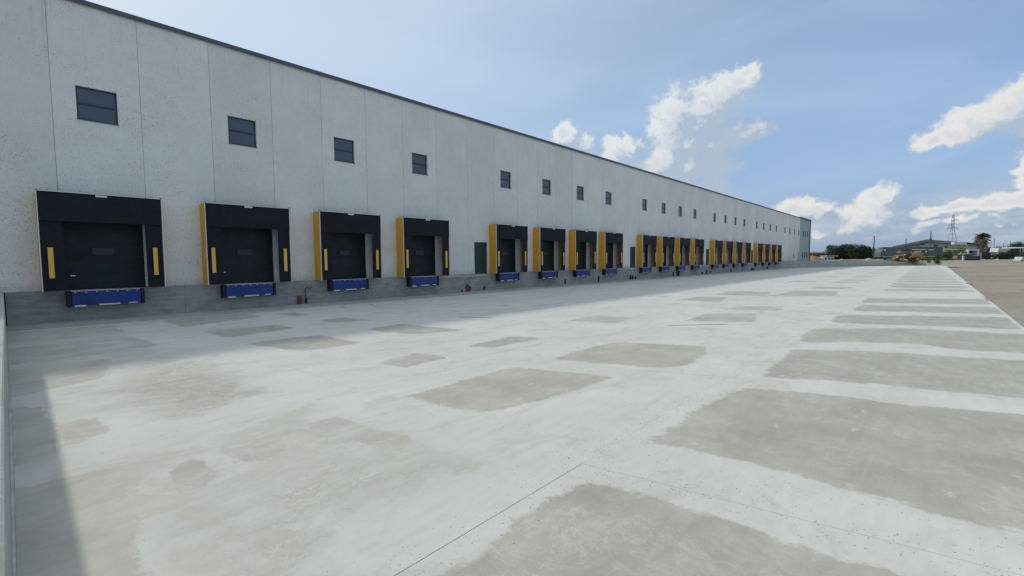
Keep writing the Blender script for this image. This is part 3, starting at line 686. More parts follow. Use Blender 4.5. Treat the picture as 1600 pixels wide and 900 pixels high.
# sectional doors
for cx in dock_cx:
    y = WY+0.13; z0 = FLOOR+0.01; H = (4.05-z0)/5
    dr = None
    for s in range(5):
        q = MB().box(cx-1.115, cx+1.245, y, y+0.04, z0+s*H+0.002, z0+(s+1)*H-0.002)
        for r_ in range(3):
            zz = z0+s*H+H*(r_+0.5)/3; q.box(cx-1.115, cx+1.245, y-0.003, y+0.001, zz-0.06, zz+0.06)
        if dr is None:
            dr = wl(q, 'dock_door', 'sectional_green')
        else: wl(q, 'door_section', 'sectional_green', dr)
    v = MB().box(cx-0.36, cx+0.36, y-0.03, y-0.007, 2.44, 2.80); wl(v, 'vision_frame', 'bumper_black', dr)
    v = MB().box(cx-0.30, cx+0.30, y-0.036, y-0.031, 2.50, 2.74); wl(v, 'vision_pane', 'vision_pane', dr)
    v = MB().box(cx-0.97, cx-0.83, y-0.04, y-0.008, 1.68, 1.715); wl(v, 'handle', 'handle_steel', dr)

# grey-green annex end of the block
AN = empty('annex_building', (XE, WY, 0), 'grey green clad end block with six small windows beyond the white warehouse', 'building')
am = MB().box(0.02, 12.9, 0.0, 0.22, 0.5, ROOF-0.12); am.build('wall', 'annex_panel', AN)
for k in range(5):
    q = MB().box(2.58*k+0.03, 2.58*(k+1)+0.0, -0.02, -0.001, 0.5, ROOF-0.15); q.build('cladding_panel', 'annex_panel', AN)
for x_ in (3.6, 6.3, 9.0):
    for z_, h_ in ((7.3, 1.5), (1.9, 1.5)):
        f = MB().box(x_, x_+1.15, -0.05, -0.021, z_, z_+h_).build('window', 'window_frame', AN)
        MB().box(x_+0.07, x_+1.08, -0.06, -0.051, z_+0.07, z_+h_-0.07).build('pane', 'vision_pane', f)
MB().box(12.3, 13.2, -0.14, 0.2, 0.4, ROOF+0.10).build('corner_column', 'annex_corner', AN)
MB().box(0.0, 13.3, -0.28, 0.4, ROOF-0.13, ROOF+0.18).build('coping', 'coping_metal', AN)

# ------------------------------------------------------------------ dock shelters and levellers
SW, SP, ST, SB, HB = 3.517, 0.737, 4.70, 1.178, 3.68
def make_shelter():
    root = empty('dock_shelter', (0, WY, 0), 'x', 'dock shelter', 'dock shelters along the warehouse'); h = SW/2
    def b(name, mat, *bx, bevel=0.0):
        mb = MB()
        for q in bx: mb.box(*q)
        return mb.build(name, mat, root, bevel=bevel)
    b('head_curtain', 'curtain_rubber', (-h+.035, h-.035, -SP, -SP+.03, HB, ST-.035))
    for s, nm in ((-1, 'side_curtain'), (1, 'side_curtain')):
        a, c = (-h+.035, -1.15) if s < 0 else (1.20, h-.035)
        mb = MB(); n = 8                                    # slightly bellied rubber curtain
        for i in range(n):
            z0 = SB+.01+(HB-.002-SB-.01+0.10)*i/n; z1 = SB+.01+(HB-.002-SB-.01+0.10)*(i+1)/n
            y0 = -SP+.034+0.018*math.sin(3.1*i/n+s); y1 = -SP+.034+0.018*math.sin(3.1*(i+1)/n+s)
            mb.quad((a, y0, z0), (c, y0+.03, z0), (c, y1+.03, z1), (a, y1, z1)); mb.quad((a, y0+.02, z0), (a, y1+.02, z1), (c, y1+.05, z1), (c, y0+.05, z0))
        mb.build(nm, 'curtain_rubber', root)
        g = -1.50 if s < 0 else 1.47
        b('guide_stripe', 'stripe_yellow', (g-.07, g+.07, -SP-.006, -SP+.028, 1.69, 2.77))
    b('side_panel', 'yellow_side', (-h, -h+.02, -SP+.04, -.003, SB, ST-.02)); b('side_panel', 'yellow_side', (h-.02, h, -SP+.04, -.003, SB, ST-.02))
    b('side_lining', 'inner_side', (h-.035, h-.021, -SP+.06, -.003, SB, ST-.05)); b('side_lining', 'inner_side', (-h+.021, -h+.035, -SP+.06, -.003, SB, ST-.05))
    b('roof_panel', 'curtain_rubber', (-h+.02, h-.02, -SP+.04, -.003, ST-.04, ST-.01))
    b('edge_trim', 'white_trim', (-h-.004, -h+.02, -SP-.004, -SP+.038, SB, ST)); b('edge_trim', 'white_trim', (h-.02, h+.004, -SP-.004, -SP+.038, SB, ST))
    b('edge_trim', 'white_trim', (-h+.036, h-.036, -SP-.004, -SP+.038, ST-.012, ST+.006))
    b('name_plate', 'white_trim', (-.16, .16, -SP-.012, -SP-.001, ST-.10, ST-.034))
    b('corner_cap', 'bumper_black', (-h-.012, -h+.05, -SP-.012, -SP+.04, ST+.006, ST+.03)); b('corner_cap', 'bumper_black', (h-.05, h+.012, -SP-.012, -SP+.04, ST+.006, ST+.03))
    return root
def make_leveller():
    root = empty('dock_leveller', (0, WY, 0), 'x', 'dock leveller', 'blue dock levellers under the doors')
    def b(name, mat, *bx, bevel=0.0):
        mb = MB()
        for q in bx: mb.box(*q)
        return mb.build(name, mat, root, bevel=bevel)
    b('lip_plate', 'leveller_blue', (-.99, .99, -.36, -.28, .60, 1.13), bevel=.01)
    b('frame', 'leveller_blue', (-1.05, 1.05, -.275, -.04, .62, 1.10))
    b('deck_edge', 'handle_steel', (-1.0, 1.0, -.34, .2, 1.140, 1.158))
    for s in (-1, 1):
        b('bumper', 'bumper_black', (s*1.08-.05, s*1.08+.05, -.38, -.04, .56, 1.15), bevel=.015)
    for x0, x1, z0, z1 in ((-.93, -.62, .565, .625), (-.26, .36, .585, .635), (.62, .88, .60, .64)):
        b('warning_plate', 'plate_white', (x0, x1, -.376, -.362, z0, z1))
    b('bracket', 'handle_steel', *[(x_-.02, x_+.02, -.372, -.361, 1.09, 1.12) for x_ in (-.9, -.6, -.3, 0, .3, .6, .9)])
    return root
sh0 = make_shelter(); lv0 = make_leveller()
def dock_desc(i):
    g, k = divmod(i, 4)
    if i == 0: return 'nearest dock, at the left end by the retaining wall'
    side = ['just right of the personnel door', 'second right of the personnel door', 'third right of the personnel door', 'last before the next personnel door'][k]
    return ORD[i]+' from the left end'
for i, cx in enumerate(dock_cx):
    s = sh0 if i == 0 else copy_tree(sh0); l = lv0 if i == 0 else copy_tree(lv0)
    s.location = (cx, WY, 0); l.location = (cx+random.uniform(-.02, .02), WY, random.uniform(-.015, .012))
    for ch in s.children:             # every dock hangs and wears a little differently
        if ch.name.startswith('side_curtain'): ch.rotation_euler = (0, random.uniform(-.004, .004), 0); ch.location = (0, random.uniform(-.012, .012), 0)
        if ch.name.startswith('head_curtain'): ch.location = (0, random.uniform(-.006, .006), random.uniform(-.035, .0))
        if ch.name.startswith('guide_stripe'): ch.location = (random.uniform(-.02, .02), -.004, random.uniform(-.05, .05))
        if ch.name.startswith('name_plate'): ch.location = (random.uniform(-.06, .06), 0, 0)
    g, k = divmod(i, 4)
    if i == 0:
        s['label'] = 'largest black dock shelter at the left end, its yellow side out of sight'
        l['label'] = 'largest blue dock leveller, under the shelter at the left end'
    elif i == 19:
        s['label'] = 'farthest dock shelter, last black and yellow one before the blank wall'; l['label'] = 'farthest blue dock leveller, beside the low ramp wall'
    else:
        ex = {1: 'after the nearest one', 3: 'left of the first green door', 4: 'right of the first green door'}.get(i, ('right of the '+ORD[g-1]+' green door') if k == 0 else '')
        s['label'] = 'black and yellow dock shelter, '+ORD[i]+' from the left end'+(', '+ex if ex else '')
        l['label'] = 'blue dock leveller under the '+ORD[i]+' dock shelter from the left end'

# ------------------------------------------------------------------ conduit stubs along the plinth foot
def stub(x, parts, label):
    root = empty('conduit_stub', (x, WY-0.10, gz(x)+0.02), label, 'conduit', 'conduits sticking up at the plinth foot')
    for (dx, dy, h, r, mat, lean) in parts:
        n = 12; mb = MB(); pts = [(dx+lean*(t/n)**2, dy, h*t/n) for t in range(n+1)]
        pts = [Vector(p) for p in pts]; mb.tube(pts, r, 10)
        for t in range(1, n): mb.tube([pts[t]-Vector((0, 0, .008)), pts[t]+Vector((0, 0, .008))], r*1.12, 10)
        mb.build('pipe', mat, root, smooth=True)
    return root
stub(10.08, [(0, 0, .44, .07, 'conduit_red', 0.01), (.07, -.02, .40, .05, 'conduit_red', .02)], 'pair of short red pipes left of the black looped cable')
root = empty('cable_loop', (10.42, WY-0.08, gz(10.4)+0.02), 'black cable rising up the plinth and hooking over at the top', 'cable')
mb = MB(); mb.tube([(0, 0, 0), (-.02, 0, .2), (.02, 0, .35), (-.03, 0, .6), (0, 0, .76), (.06, -.02, .84), (.14, -.02, .82)], .018, 6)
mb.tube([(.14, -.02, .82), (.2, -.02, .76), (.27, -.02, .74), (.33, -.02, .79), (.30, -.02, .86), (.22, -.02, .86)], .014, 6).build('cable', 'conduit_black', root, smooth=True)
MB().tube([(.02, 0, 0), (.04, 0, .18), (.05, -.01, .30)], .04, 8).build('sleeve', 'conduit_black', root)
stub(21.55, [(0, 0, .34, .06, 'conduit_red', -.05), (.12, 0, .50, .055, 'conduit_red', -.12), (.24, -.02, .34, .06, 'conduit_red', .08), (-.45, 0, .14, .04, 'conduit_black', 0), (.3, .02, .46, .03, 'conduit_black', -.16)], 'cluster of leaning red pipes below the first green door')
stub(23.2, [(0, 0, .30, .045, 'conduit_black', .10)], 'single black stub right of the red pipe cluster')
def fx(u): # x on the plinth for a photo column
    d = ray(u, 430); return d.x/d.y*(WY-0.1)
stub(fx(883.5), [(0, 0, .48, .06, 'conduit_red', .0)], 'stout dark red pipe between the sixth and seventh docks')
stub(fx(935.6), [(0, 0, .55, .07, 'conduit_black', .03)], 'single black pipe between the seventh and eighth docks')
stub(fx(985), [(0, 0, .45, .09, 'conduit_black', .1), (.5, 0, .40, .08, 'conduit_black', .15)], 'two leaning black pipes below the second green door')
stub(fx(993), [(0, 0, .30, .09, 'conduit_black', .0)], 'low black stub just right of two leaning pipes')
stub(fx(1052), [(0, 0, .6, .07, 'conduit_black', .0), (1.3, 0, .6, .08, 'conduit_black', -.2), (1.7, 0, .6, .10, 'conduit_black', .1)], 'group of tall black pipes below the tenth dock')
stub(fx(1103.5), [(0, 0, .5, .11, 'conduit_black', .1), (-1.6, 0, .3, .1, 'conduit_black', 0), (1.6, 0, .35, .1, 'conduit_red', 0)], 'dark pipe bundle below the third green door')
stub(fx(1142), [(0, 0, .5, .11, 'conduit_black', .0)], 'thick black pipe between the fourteenth and fifteenth docks')
stub(fx(1174), [(0, 0, .4, .2, 'conduit_black', .2), (1.2, 0, .3, .2, 'conduit_black', 0)], 'two short dark pipes below the fourth green door')
stub(fx(1198.5), [(0, 0, .5, .12, 'conduit_black', .0)], 'farthest dark pipe stub between the last docks')

# ------------------------------------------------------------------ near retaining wall on the left, raised ground behind it
rw = MB()
pts = [(0.075, WY-0.04), (0.04, 15.0), (-0.02, 8.0), (-0.045, 4.7), (-0.07, 0.5), (-0.09, -6.0)]
tops = [1.19, 1.15, 0.94, 0.83, 0.74, 0.70]
n = len(pts)
for (x, y), z in zip(pts, tops): rw.v += [(x, y, -0.4), (x, y, z-.015), (x-.015, y, z), (x-.30, y, z), (x-.30, y, -0.4)]
for i in range(n-1):
    for j in range(4): a = i*5+j; rw.f.append((a, a+5, a+6, a+1))
tag(rw.build('retaining_wall', 'retaining_concrete'), 'low grey concrete retaining wall along the left edge of the yard', 'wall')
up = MB()
for y, z in ((WY-0.05, 1.12), (15, 1.08), (8, .87), (4.7, .76), (0.5, .67), (-20, .45)): up.v += [(-0.25, y, z), (-40, y, z), (-0.25, y, -.4)]
for i in range(5): a = i*3; up.f += [(a, a+3, a+4, a+1), (a+2, a+5, a+3, a)]
tag(up.build('raised_pavement', 'apron_concrete'), 'raised concrete pavement left of the retaining wall', kind='structure')

# ------------------------------------------------------------------ far ramp wall
def wall_path(name, pts, zt, zb, th, mat, label):
    n = len(pts); mb = MB()
    for (x, y), z in zip(pts, zt): mb.v += [(x, y, zb), (x, y, z), (x+th*.33, y+th*.94, z), (x+th*.33, y+th*.94, zb)]
    for i in range(n-1):
        for j in range(3): a = i*4+j; mb.f.append((a, a+4, a+5, a+1))
    mb.f.append((0, 1, 2, 3)); a = (n-1)*4; mb.f.append((a+3, a+2, a+1, a))
    return tag(mb.build(name, mat), label, 'wall')
wall_path('ramp_wall', [(113.6, WY-.06), (117, 22.7), (130, 18.4), (143, 14.1), (151, 11.4), (158, 7.6), (164, 4.0)], [1.26, 1.26, 1.22, 1.16, 1.05, .9, .6], -0.7, .3, 'retaining_concrete', 'long low concrete ramp wall closing the far end of the yard')

# ------------------------------------------------------------------ far background
GZ = 0.98
def on(u, v, D): p = at(u, v, D); return p
def face_cam(p): return math.atan2(p.y, p.x)-math.pi/2     # local x to the right, local -y to the camera
def px(D): return D/FPX                                    # metres per photo pixel at depth D
def place(name, u, vbase, D, label, cat, group=None, rot=0.0):
    p = on(u, vbase, D); o = empty(name, p, label, cat, group, -YAW+rot); return o
def blob(mb, c, rad, n, size, rnd):
    cx, cy, cz = c; rx, ry, rz = rad
    for _ in range(n):
        t = rnd.uniform(0, 2*math.pi); ph = math.acos(rnd.uniform(-1, 1)); r = rnd.uniform(0.62, 1.04)
        d = Vector((math.sin(ph)*math.cos(t), math.sin(ph)*math.sin(t), math.cos(ph)))
        p = Vector((cx+d.x*rx*r, cy+d.y*ry*r, cz+d.z*rz*r)); s = size*rnd.uniform(0.6, 1.4)
        nn = (d+Vector((rnd.uniform(-.8, .8), rnd.uniform(-.8, .8), rnd.uniform(-.5, .9)))).normalized()
        a = nn.cross(Vector((rnd.uniform(-1, 1), rnd.uniform(-1, 1), rnd.uniform(-1, 1)))).normalized(); b = nn.cross(a)
        mb.quad(p-a*s, p-b*s*.6, p+a*s, p+b*s*.6)
def tree(u, vbase, D, wpx, hpx, label, mat='leaf_dark', group=None, name='tree', trunk=0.05, n=10, seed=1, dens=420):
    rnd = random.Random(seed); k = px(D); w, h = wpx*k, hpx*k
    root = place(name, u, vbase, D, label, 'tree', group); tr = MB()
    th = h*trunk; tr.tube([(0, 0, -0.3), (0.05*w, 0, th*.6), (0, 0, h*.55)], w*.035, 7, w*.015)
    cr = MB()
    for i in range(n):
        ang = rnd.uniform(0, 2*math.pi); rr = rnd.uniform(0.05, 0.34)*w
        zc = th+(h-th)*rnd.uniform(0.18, 0.80); br = rnd.uniform(.16, .27)*w
        c = (rr*math.cos(ang), rr*.6*math.sin(ang), zc); tr.tube([(0, 0, th*.8), c], w*.012, 5, w*.005)
        top = min(br*.8, h-zc)
        blob(cr, c, (br, br*.8, top), dens, w*0.022, rnd)
    blob(cr, (0, 0, th+(h-th)*.45), (w*.44, w*.3, (h-th)*.48), dens*4, w*.026, rnd); blob(cr, (0, -.1*w, th+(h-th)*.2), (w*.55, w*.25, (h-th)*.24), dens*3, w*.026, rnd)
    tr.build('trunk', 'bark', root); cr.build('crown', mat, root)
G1 = 'dark trees behind the far end of the yard'
tree(1303, 407, 210, 30, 27, 'rounded dark evergreen tree, leftmost of the clump by the pole', group=G1, seed=2)
tree(1316, 407, 214, 26, 27, 'dark evergreen tree, second of the clump from the left', group=G1, seed=3)
tree(1334, 407, 208, 30, 29, 'tallest dark evergreen tree, in the middle of the clump', group=G1, seed=4)
tree(1350, 407, 212, 26, 26, 'dark evergreen tree just left of the pole', group=G1, seed=5)
tree(1362, 407, 214, 20, 22, 'low dark tree behind the pole', group=G1, seed=6)
tree(1374, 407, 214, 16, 16, 'small dark tree between the pole and the trailer', group=G1, seed=16)
def hedge(u0, u1, vb, D, hpx, mat, label, seed, step=6, kind='stuff', name='hedge'):
    rnd = random.Random(seed); mb = MB(); k = px(D); mid = on((u0+u1)/2, vb, D)
    for u in np.arange(u0, u1+.1, step):
        p = on(u, vb, D+rnd.uniform(-6, 6)); hh = hpx*k*rnd.uniform(.7, 1.15)
        rr = max(step, hpx*.7)*k; blob(mb, (p.x, p.y, p.z+hh*.40), (rr, rr*.8, hh*.55), 260, min(k*.9, hh*.16), rnd)
    o = mb.build(name, mat); tag(o, label, 'hedge' if kind == 'stuff' else 'bush', kind=kind); return o
hedge(1240, 1300, 405, 260, 14, 'leaf_olive', 'distant low scrub right of the grey green end block', 21)
hedge(1366, 1480, 405, 240, 13, 'leaf_olive', 'dark scrub behind the parked trailer', 22)
hedge(1528, 1610, 404, 230, 15, 'leaf_olive', 'dark scrub below the white canopies', 23)
hedge(1540, 1600, 397, 320, 13, 'leaf_dark', 'far line of trees on the right skyline', 24)
def bush(u, vb, D, wpx, hpx, mat, label, seed):
    rnd = random.Random(seed); k = px(D); r = place('bush', u, vb, D, label, 'bush', 'bushes at the lot edge'); mb = MB(); w, h = wpx*k, hpx*k
    for i in range(5): blob(mb, (rnd.uniform(-.3, .3)*w, rnd.uniform(-.2, .2)*w, h*rnd.uniform(.3, .6)), (w*.28, w*.22, h*.36), 320, w*.03, rnd)
    mb.build('foliage', mat, r); MB().tube([(0, 0, -.2), (0, 0, h*.5)], w*.03, 6, w*.01).build('stem', 'bark', r)
bush(1484, 410, 138, 24, 22, 'leaf_green', 'bright green bush between the trailer and the bulldozer', 31)
bush(1466, 409, 137, 26, 11, 'leaf_green', 'low green bush at the right end of the trailer', 32)
bush(1498, 408, 140, 22, 26, 'leaf_green', 'taller green bush right behind the bulldozer', 37)
bush(1541, 408, 150, 22, 16, 'leaf_olive', 'olive bush at the foot of the palm', 33)
bush(1572, 408, 150, 24, 14, 'leaf_dark', 'dark bush under the white canopy', 34)
bush(1553, 409, 160, 20, 18, 'leaf_dark', 'dark bush left of the white box on the right', 35)
bush(1592, 408, 152, 26, 18, 'leaf_dark', 'dark bush at the right edge of the lot', 36)
tree(1590, 404, 200, 26, 28, 'dark tree rising above the white canopy on the right', 'leaf_dark', seed=41, trunk=.3)
tree(1566, 402, 230, 20, 18, 'small dark tree left of the white canopy', 'leaf_dark', seed=42)
# rough grass tufts fringe at far lot edge
hedge(1438, 1480, 409.5, 136, 8, 'leaf_green', 'rank green weeds at the right end of the trailer', 27, 2.2, name='weeds')
hedge(1440, 1480, 410.3, 132, 4, 'leaf_green', 'rough grass fringe in front of the bushes', 25, 1.6, name='grass_fringe')
hedge(1520, 1612, 411, 140, 3.5, 'leaf_olive', 'dry grass fringe along the far lot edge', 26, 1.8, name='grass_fringe')

# poles
def pole(u, vt, vb, D, w, label, ivy=False):
    k = px(D); h = (vb-vt)*k; r = place('utility_pole', u, vb, D, label, 'pole', 'poles beyond the yard')
    MB().tube([(0, 0, -.5), (0, 0, h)], w*k/2, 8, w*k*.4).build('post', 'pole_wood', r)
    if ivy:
        rnd = random.Random(4); mb = MB(); blob(mb, (0, 0, h*.30), (w*k*1.3, w*k*1.3, h*.30), 300, k*.6, rnd); mb.build('ivy', 'leaf_green', r)
    return r, k, h
pole(1364.5, 369, 405, 190, 1.7, 'dark pole with climbing green ivy beside the tree clump', True)
r, k, h = pole(1452.6, 362, 406, 165, 1.5, 'bare dark pole standing in front of the gabled hall')
MB().box(-.25, .25, -.2, .2, h*.62, h*.78).build('lamp_box', 'pole_wood', r)
pole(1552, 373, 404, 300, .7, 'thin mast right of the palm tree'); pole(1577, 377, 404, 320, .6, 'thin mast behind the white canopy')
pole(1542, 381, 404, 300, .6, 'shortest thin mast close to the palm'); pole(1567, 380, 404, 310, .7, 'thin mast left of the small dark tree')
# pylon
def pylon():
    D = 460; k = px(D); h = (404-336)*k; r = place('electricity_pylon', 1486, 404, D, 'steel lattice electricity pylon behind the gabled hall', 'pylon')
    b = 6.6*k; t = 1.1*k; mb = MB()
    def half(z): 
        return (b*(1-z/(h*.72))+t*(z/(h*.72)))/1 if z < h*.72 else t
    zs = [0, .14*h, .27*h, .39*h, .5*h, .6*h, .68*h, .75*h, .82*h, .9*h, h]
    for sx in (-1, 1):
        for sy in (-1, 1):
            mb.tube([(sx*half(z)*(1 if z < h else .2), sy*half(z)*(1 if z < h else .2), z) for z in zs], .20, 5)
    for a, c in zip(zs[:-1], zs[1:]):
        for s in (-1, 1):
            mb.tube([(-half(a), s*half(a), a), (half(c), s*half(c), c)], .10, 4); mb.tube([(half(a), s*half(a), a), (-half(c), s*half(c), c)], .10, 4)
            mb.tube([(s*half(a), -half(a), a), (s*half(c), half(c), c)], .10, 4)
    mb.build('mast', 'pylon_steel', r)
    for z, L, side in ((h*.88, 8.5, 1), (h*.77, 6.0, -1), (h*.70, 8.5, 1)):
        for s in ((1, -1) if z < h*.75 else (side,)):
            c = MB(); c.tube([(0, 0, z+1.2), (s*L*k*1.0, 0, z)], .16, 4); c.tube([(0, 0, z-1.0), (s*L*k, 0, z)], .16, 4)
            for q in (.25, .5, .75): c.tube([(s*L*k*q, 0, z+1.2*(1-q)), (s*L*k*q, 0, z-1.0*(1-q))], .1, 4)
            c.build('cross_arm', 'pylon_steel', r); MB().tube([(s*L*k*.97, 0, z), (s*L*k*.97, 0, z-2.2)], .2, 5).build('insulator', 'pylon_steel', r)
pylon()

# palm
def palm():
    D = 152; k = px(D); h = (375-411)*-k; r = place('palm_tree', 1531, 411, D, 'thick trunked palm with drooping brown fronds beside the lot', 'tree'); rnd = random.Random(9)
    mb = MB(); n = 14
    pts = [(0.25*math.sin(i*.5), 0, h*i/n) for i in range(n+1)]
    for i in range(n):
        ra = (1.05 if i > 8 else .78+.02*i)+.10*(i % 2); mb.tube([pts[i], pts[i+1]], ra*.95, 10, ra*1.18)
    mb.build('trunk', 'palm_trunk', r, smooth=False)
    dry = MB(); gr = MB(); top = Vector(pts[-1])+Vector((0, 0, .7))
    for i in range(150):
        a = rnd.uniform(0, 2*math.pi); green = i > 70
        if green and math.cos(a) < -.1 and rnd.random() < .7: a = rnd.uniform(-1.2, 1.2)
        up = rnd.uniform(.45, 1.45) if green else rnd.uniform(-1.35, 1.2); L = rnd.uniform(2.0, 3.0)
        d = Vector((math.cos(a), math.sin(a), 0)); tgt = gr if green else dry; prev = None; side = Vector((-d.y, d.x, 0))
        for s_ in range(6):
            t = s_/5; p = top+d*(L*t*math.cos(up)*.85)+Vector((0, 0, math.sin(up)*L*t*.95-L*t*t*.38)); w_ = .24*(1-t*.6)+.08
            cur = (p-side*w_, p+side*w_+Vector((0, 0, -.1)))
            if prev: tgt.quad(prev[0], prev[1], cur[1], cur[0])
            if s_:
                for q in (-1, 1): tgt.quad(p, p+d*.22, p+side*q*rnd.uniform(.3, .6)*(1-t*.4)+d*.25+Vector((0, 0, -.3)))
            prev = cur
    dry.build('dead_fronds', 'leaf_dry', r); gr.build('fronds', 'palm_leaf', r)
palm()

# gabled hall behind
def hall():
    D = 240; k = px(D); ph = math.atan((1447-800)/720); r = place('gabled_hall', 1447, 405, D, 'low wide pale hall with dark gabled roof behind the trailer', 'building', rot=-ph)
    kx = k*math.cos(ph); L, R = -49*kx, 82*kx; zl, za, zr = 21.5*k, 30.5*k, 23*k; dp = 40
    MB().prism([(L, 0), (R, 0), (R, zr-1.2), (0, za-1.2), (L, zl-1.2)], 0, dp).build('wall', 'hall_wall', r)
    t = 1.25
    MB().prism([(L-1.5, zl-1.4), (0, za-1.15), (0, za+.1), (L-1.5, zl-.2)], -1.2, dp+1).build('roof', 'hall_roof', r)
    MB().prism([(0.004, za-1.15), (R+1, zr-1.4), (R+1, zr-.3), (0.004, za+.1)], -1.2, dp+1).build('roof', 'hall_roof', r)
    for u, z0, w, hh in ((-7, 22, 6, 4.5), (-14, 20, 5, 2.2), (14, 19.5, 6, 3.5), (30, 17, 5, 3), (-30, 16.5, 7, 1.5)):
        MB().box(u*kx-w*kx/2, u*kx+w*kx/2, -.12, -.01, z0*k, (z0+hh)*k).build('window', 'window_glass', r)
    MB().box(-26*kx, -25*kx, -.3, -.02, 0, 24.5*k).build('downpipe', 'hall_roof', r)
    MB().tube([(-25*k, 3, za-2.2), (-25*k, 3, za+1.0)], .2, 6).build('vent', 'hall_roof', r)
hall()
# semi trailer
def trailer():
    D = 136; k = px(D); r = place('semi_trailer', 1424, 408.5, D, 'long dark green box trailer with faded yellow markings behind the wheel loader', 'trailer')
    W2 = 48.5*k; z0, z1 = 7.0*k, 21.8*k; dp = 2.5
    MB().prism([(-W2, z0), (W2, z0), (W2, z1), (-W2+2.2, z1), (-W2+.9, z1-.25), (-W2, z1-1.3)], 0, dp).build('body', 'trailer_green', r, bevel=.05)
    MB().box(-W2+.6, W2-.4, -.03, -.004, z0+.02, z0+.17).build('side_stripe', 'white_trim', r)
    MB().box(-W2+.8, W2-.1, -.02, dp+.02, z1+.001, z1+.16).build('top_rail', 'hall_roof', r)
    for i in range(14):
        x = -W2+1.2+i*(2*W2-1.6)/13; MB().box(x-.03, x+.03, -.025, -.003, z0+.2, z1-.1).build('rib', 'trailer_green', r)
    rnd = random.Random(3); x = -24*k
    while x < 22*k:                       # the faded, unreadable lettering
        w = rnd.uniform(.28, .62); hh = rnd.uniform(.42, .62)
        if rnd.random() < .82: MB().box(x, x+w*.8, -.036, -.026, z0+1.35-hh*.2, z0+1.35+hh*.8).build('lettering', 'trailer_yellow', r)
        x += w
    MB().box(-6*k, 22*k, -.036, -.026, z1-.75, z1-.48).build('lettering', 'trailer_yellow', r)
    MB().box(26*k, 34*k, -.036, -.026, z1-.85, z1-.6).build('lettering', 'plate_white', r)
    MB().box(-W2+1.0, -W2+1.5, -.036, -.026, z1-.95, z1-.5).build('lettering', 'plate_white', r)
    for u in (-40, 31, 36.5, 42):
        w = MB(); w.tube([(u*k, -.02, .5), (u*k, .3, .5)], .5, 16); o = w.build('wheel', 'tyre_rubber', r); MB().tube([(u*k, -.04, .5), (u*k, 0.0, .5)], .24, 12).build('rim', 'van_grey', o)
    MB().box(-W2+.5, W2-.5, .5, dp-.5, z0-.45, z0-.003).build('chassis', 'machine_dark', r)
    for u in (-22, -19): MB().box(u*k-.07, u*k+.07, .3, .45, 0, z0-.2).build('landing_leg', 'machine_dark', r)
trailer()
# wheel loader
def loader():
    D = 125; k = px(D); r = place('wheel_loader', 1414, 409.3, D, 'muddy yellow articulated wheel loader parked in front of the trailer', 'wheel loader')
    Y0, Y1 = -1.2, 1.2
    MB().prism([(.9, 1.1), (3.7, 1.1), (4.0, 1.5), (3.9, 2.15), (2.6, 2.45), (.9, 2.3)], Y0+.25, Y1-.25).build('engine_hood', 'machine_yellow', r, bevel=.06)
    MB().box(3.4, 3.95, Y0+.1, Y1-.1, .8, 1.45).build('counterweight', 'machine_yellow', r, bevel=.08)
    MB().box(-.4, 3.4, -.5, .5, .75, 1.15).build('rear_frame', 'machine_dark', r)
    MB().box(-3.0, -.35, -.45, .45, .75, 1.2).build('front_frame', 'machine_yellow', r); MB().prism([(-3.1, 1.1), (-2.9, 1.75), (-1.5, 1.85), (-1.3, 1.1), (-1.5, 1.1), (-1.7, 1.62), (-2.7, 1.6), (-2.9, 1.1)], -1.25, -.5).build('fender', 'machine_yellow', r)
    for sx in (1.15, 3.25):
        MB().prism([(sx-.95, 1.0), (sx-.6, 1.62), (sx+.6, 1.62), (sx+.95, 1.0), (sx+.85, 1.0), (sx+.5, 1.5), (sx-.5, 1.5), (sx-.85, 1.0)], Y0-.02, Y0+.5).build('fender', 'machine_yellow', r)
    cab = MB().prism([(-.75, 1.2), (.85, 1.2), (.85, 3.2), (-.45, 3.2), (-.75, 2.3)], -.75, .75).build('cab', 'machine_dark', r)
    MB().box(-.75, 1.0, -.85, .85, 3.21, 3.42).build('cab_roof', 'machine_dark', r)
    MB().prism([(-.60, 1.95), (.1, 1.95), (.1, 3.0), (-.38, 3.0), (-.6, 2.4)], -.765, -.752).build('cab_window', 'window_glass', cab)
    MB().box(.2, .75, -.765, -.752, 2.0, 3.0).build('cab_window', 'window_glass', cab)
    for x in (-2.2, 2.3):
        for y in (-1.22, .62):
            w = MB(); w.tube([(x, y, .78), (x, y+.12, .78)], .68, 18, .78); w.tube([(x, y+.12, .78), (x, y+.48, .78)], .78, 18); w.tube([(x, y+.48, .78), (x, y+.6, .78)], .78, 18, .68)
            o = w.build('wheel', 'tyre_rubber', r); MB().tube([(x, y-.03, .78), (x, y+.05, .78)], .40, 14, .34).build('rim', 'machine_yellow', o)
    for y in (-.55, .4):
        MB().prism([(-1.0, 1.7), (-1.0, 2.05), (-2.4, 1.72), (-3.35, .75), (-3.35, .5), (-2.3, 1.35)], y, y+.16).build('lift_arm', 'machine_yellow', r)
    MB().prism([(-3.35, .1), (-3.35, .8), (-3.55, .85), (-3.9, .4), (-4.0, .06), (-3.5, .05)], -1.3, 1.3).build('bucket', 'machine_dark', r)
    MB().tube([(1.6, .3, 2.3), (1.6, .3, 3.0)], .07, 8).build('exhaust', 'machine_dark', r)
    MB().box(-1.3, -.9, -1.28, -1.1, 1.85, 2.05).build('headlight', 'plate_white', r)
loader()
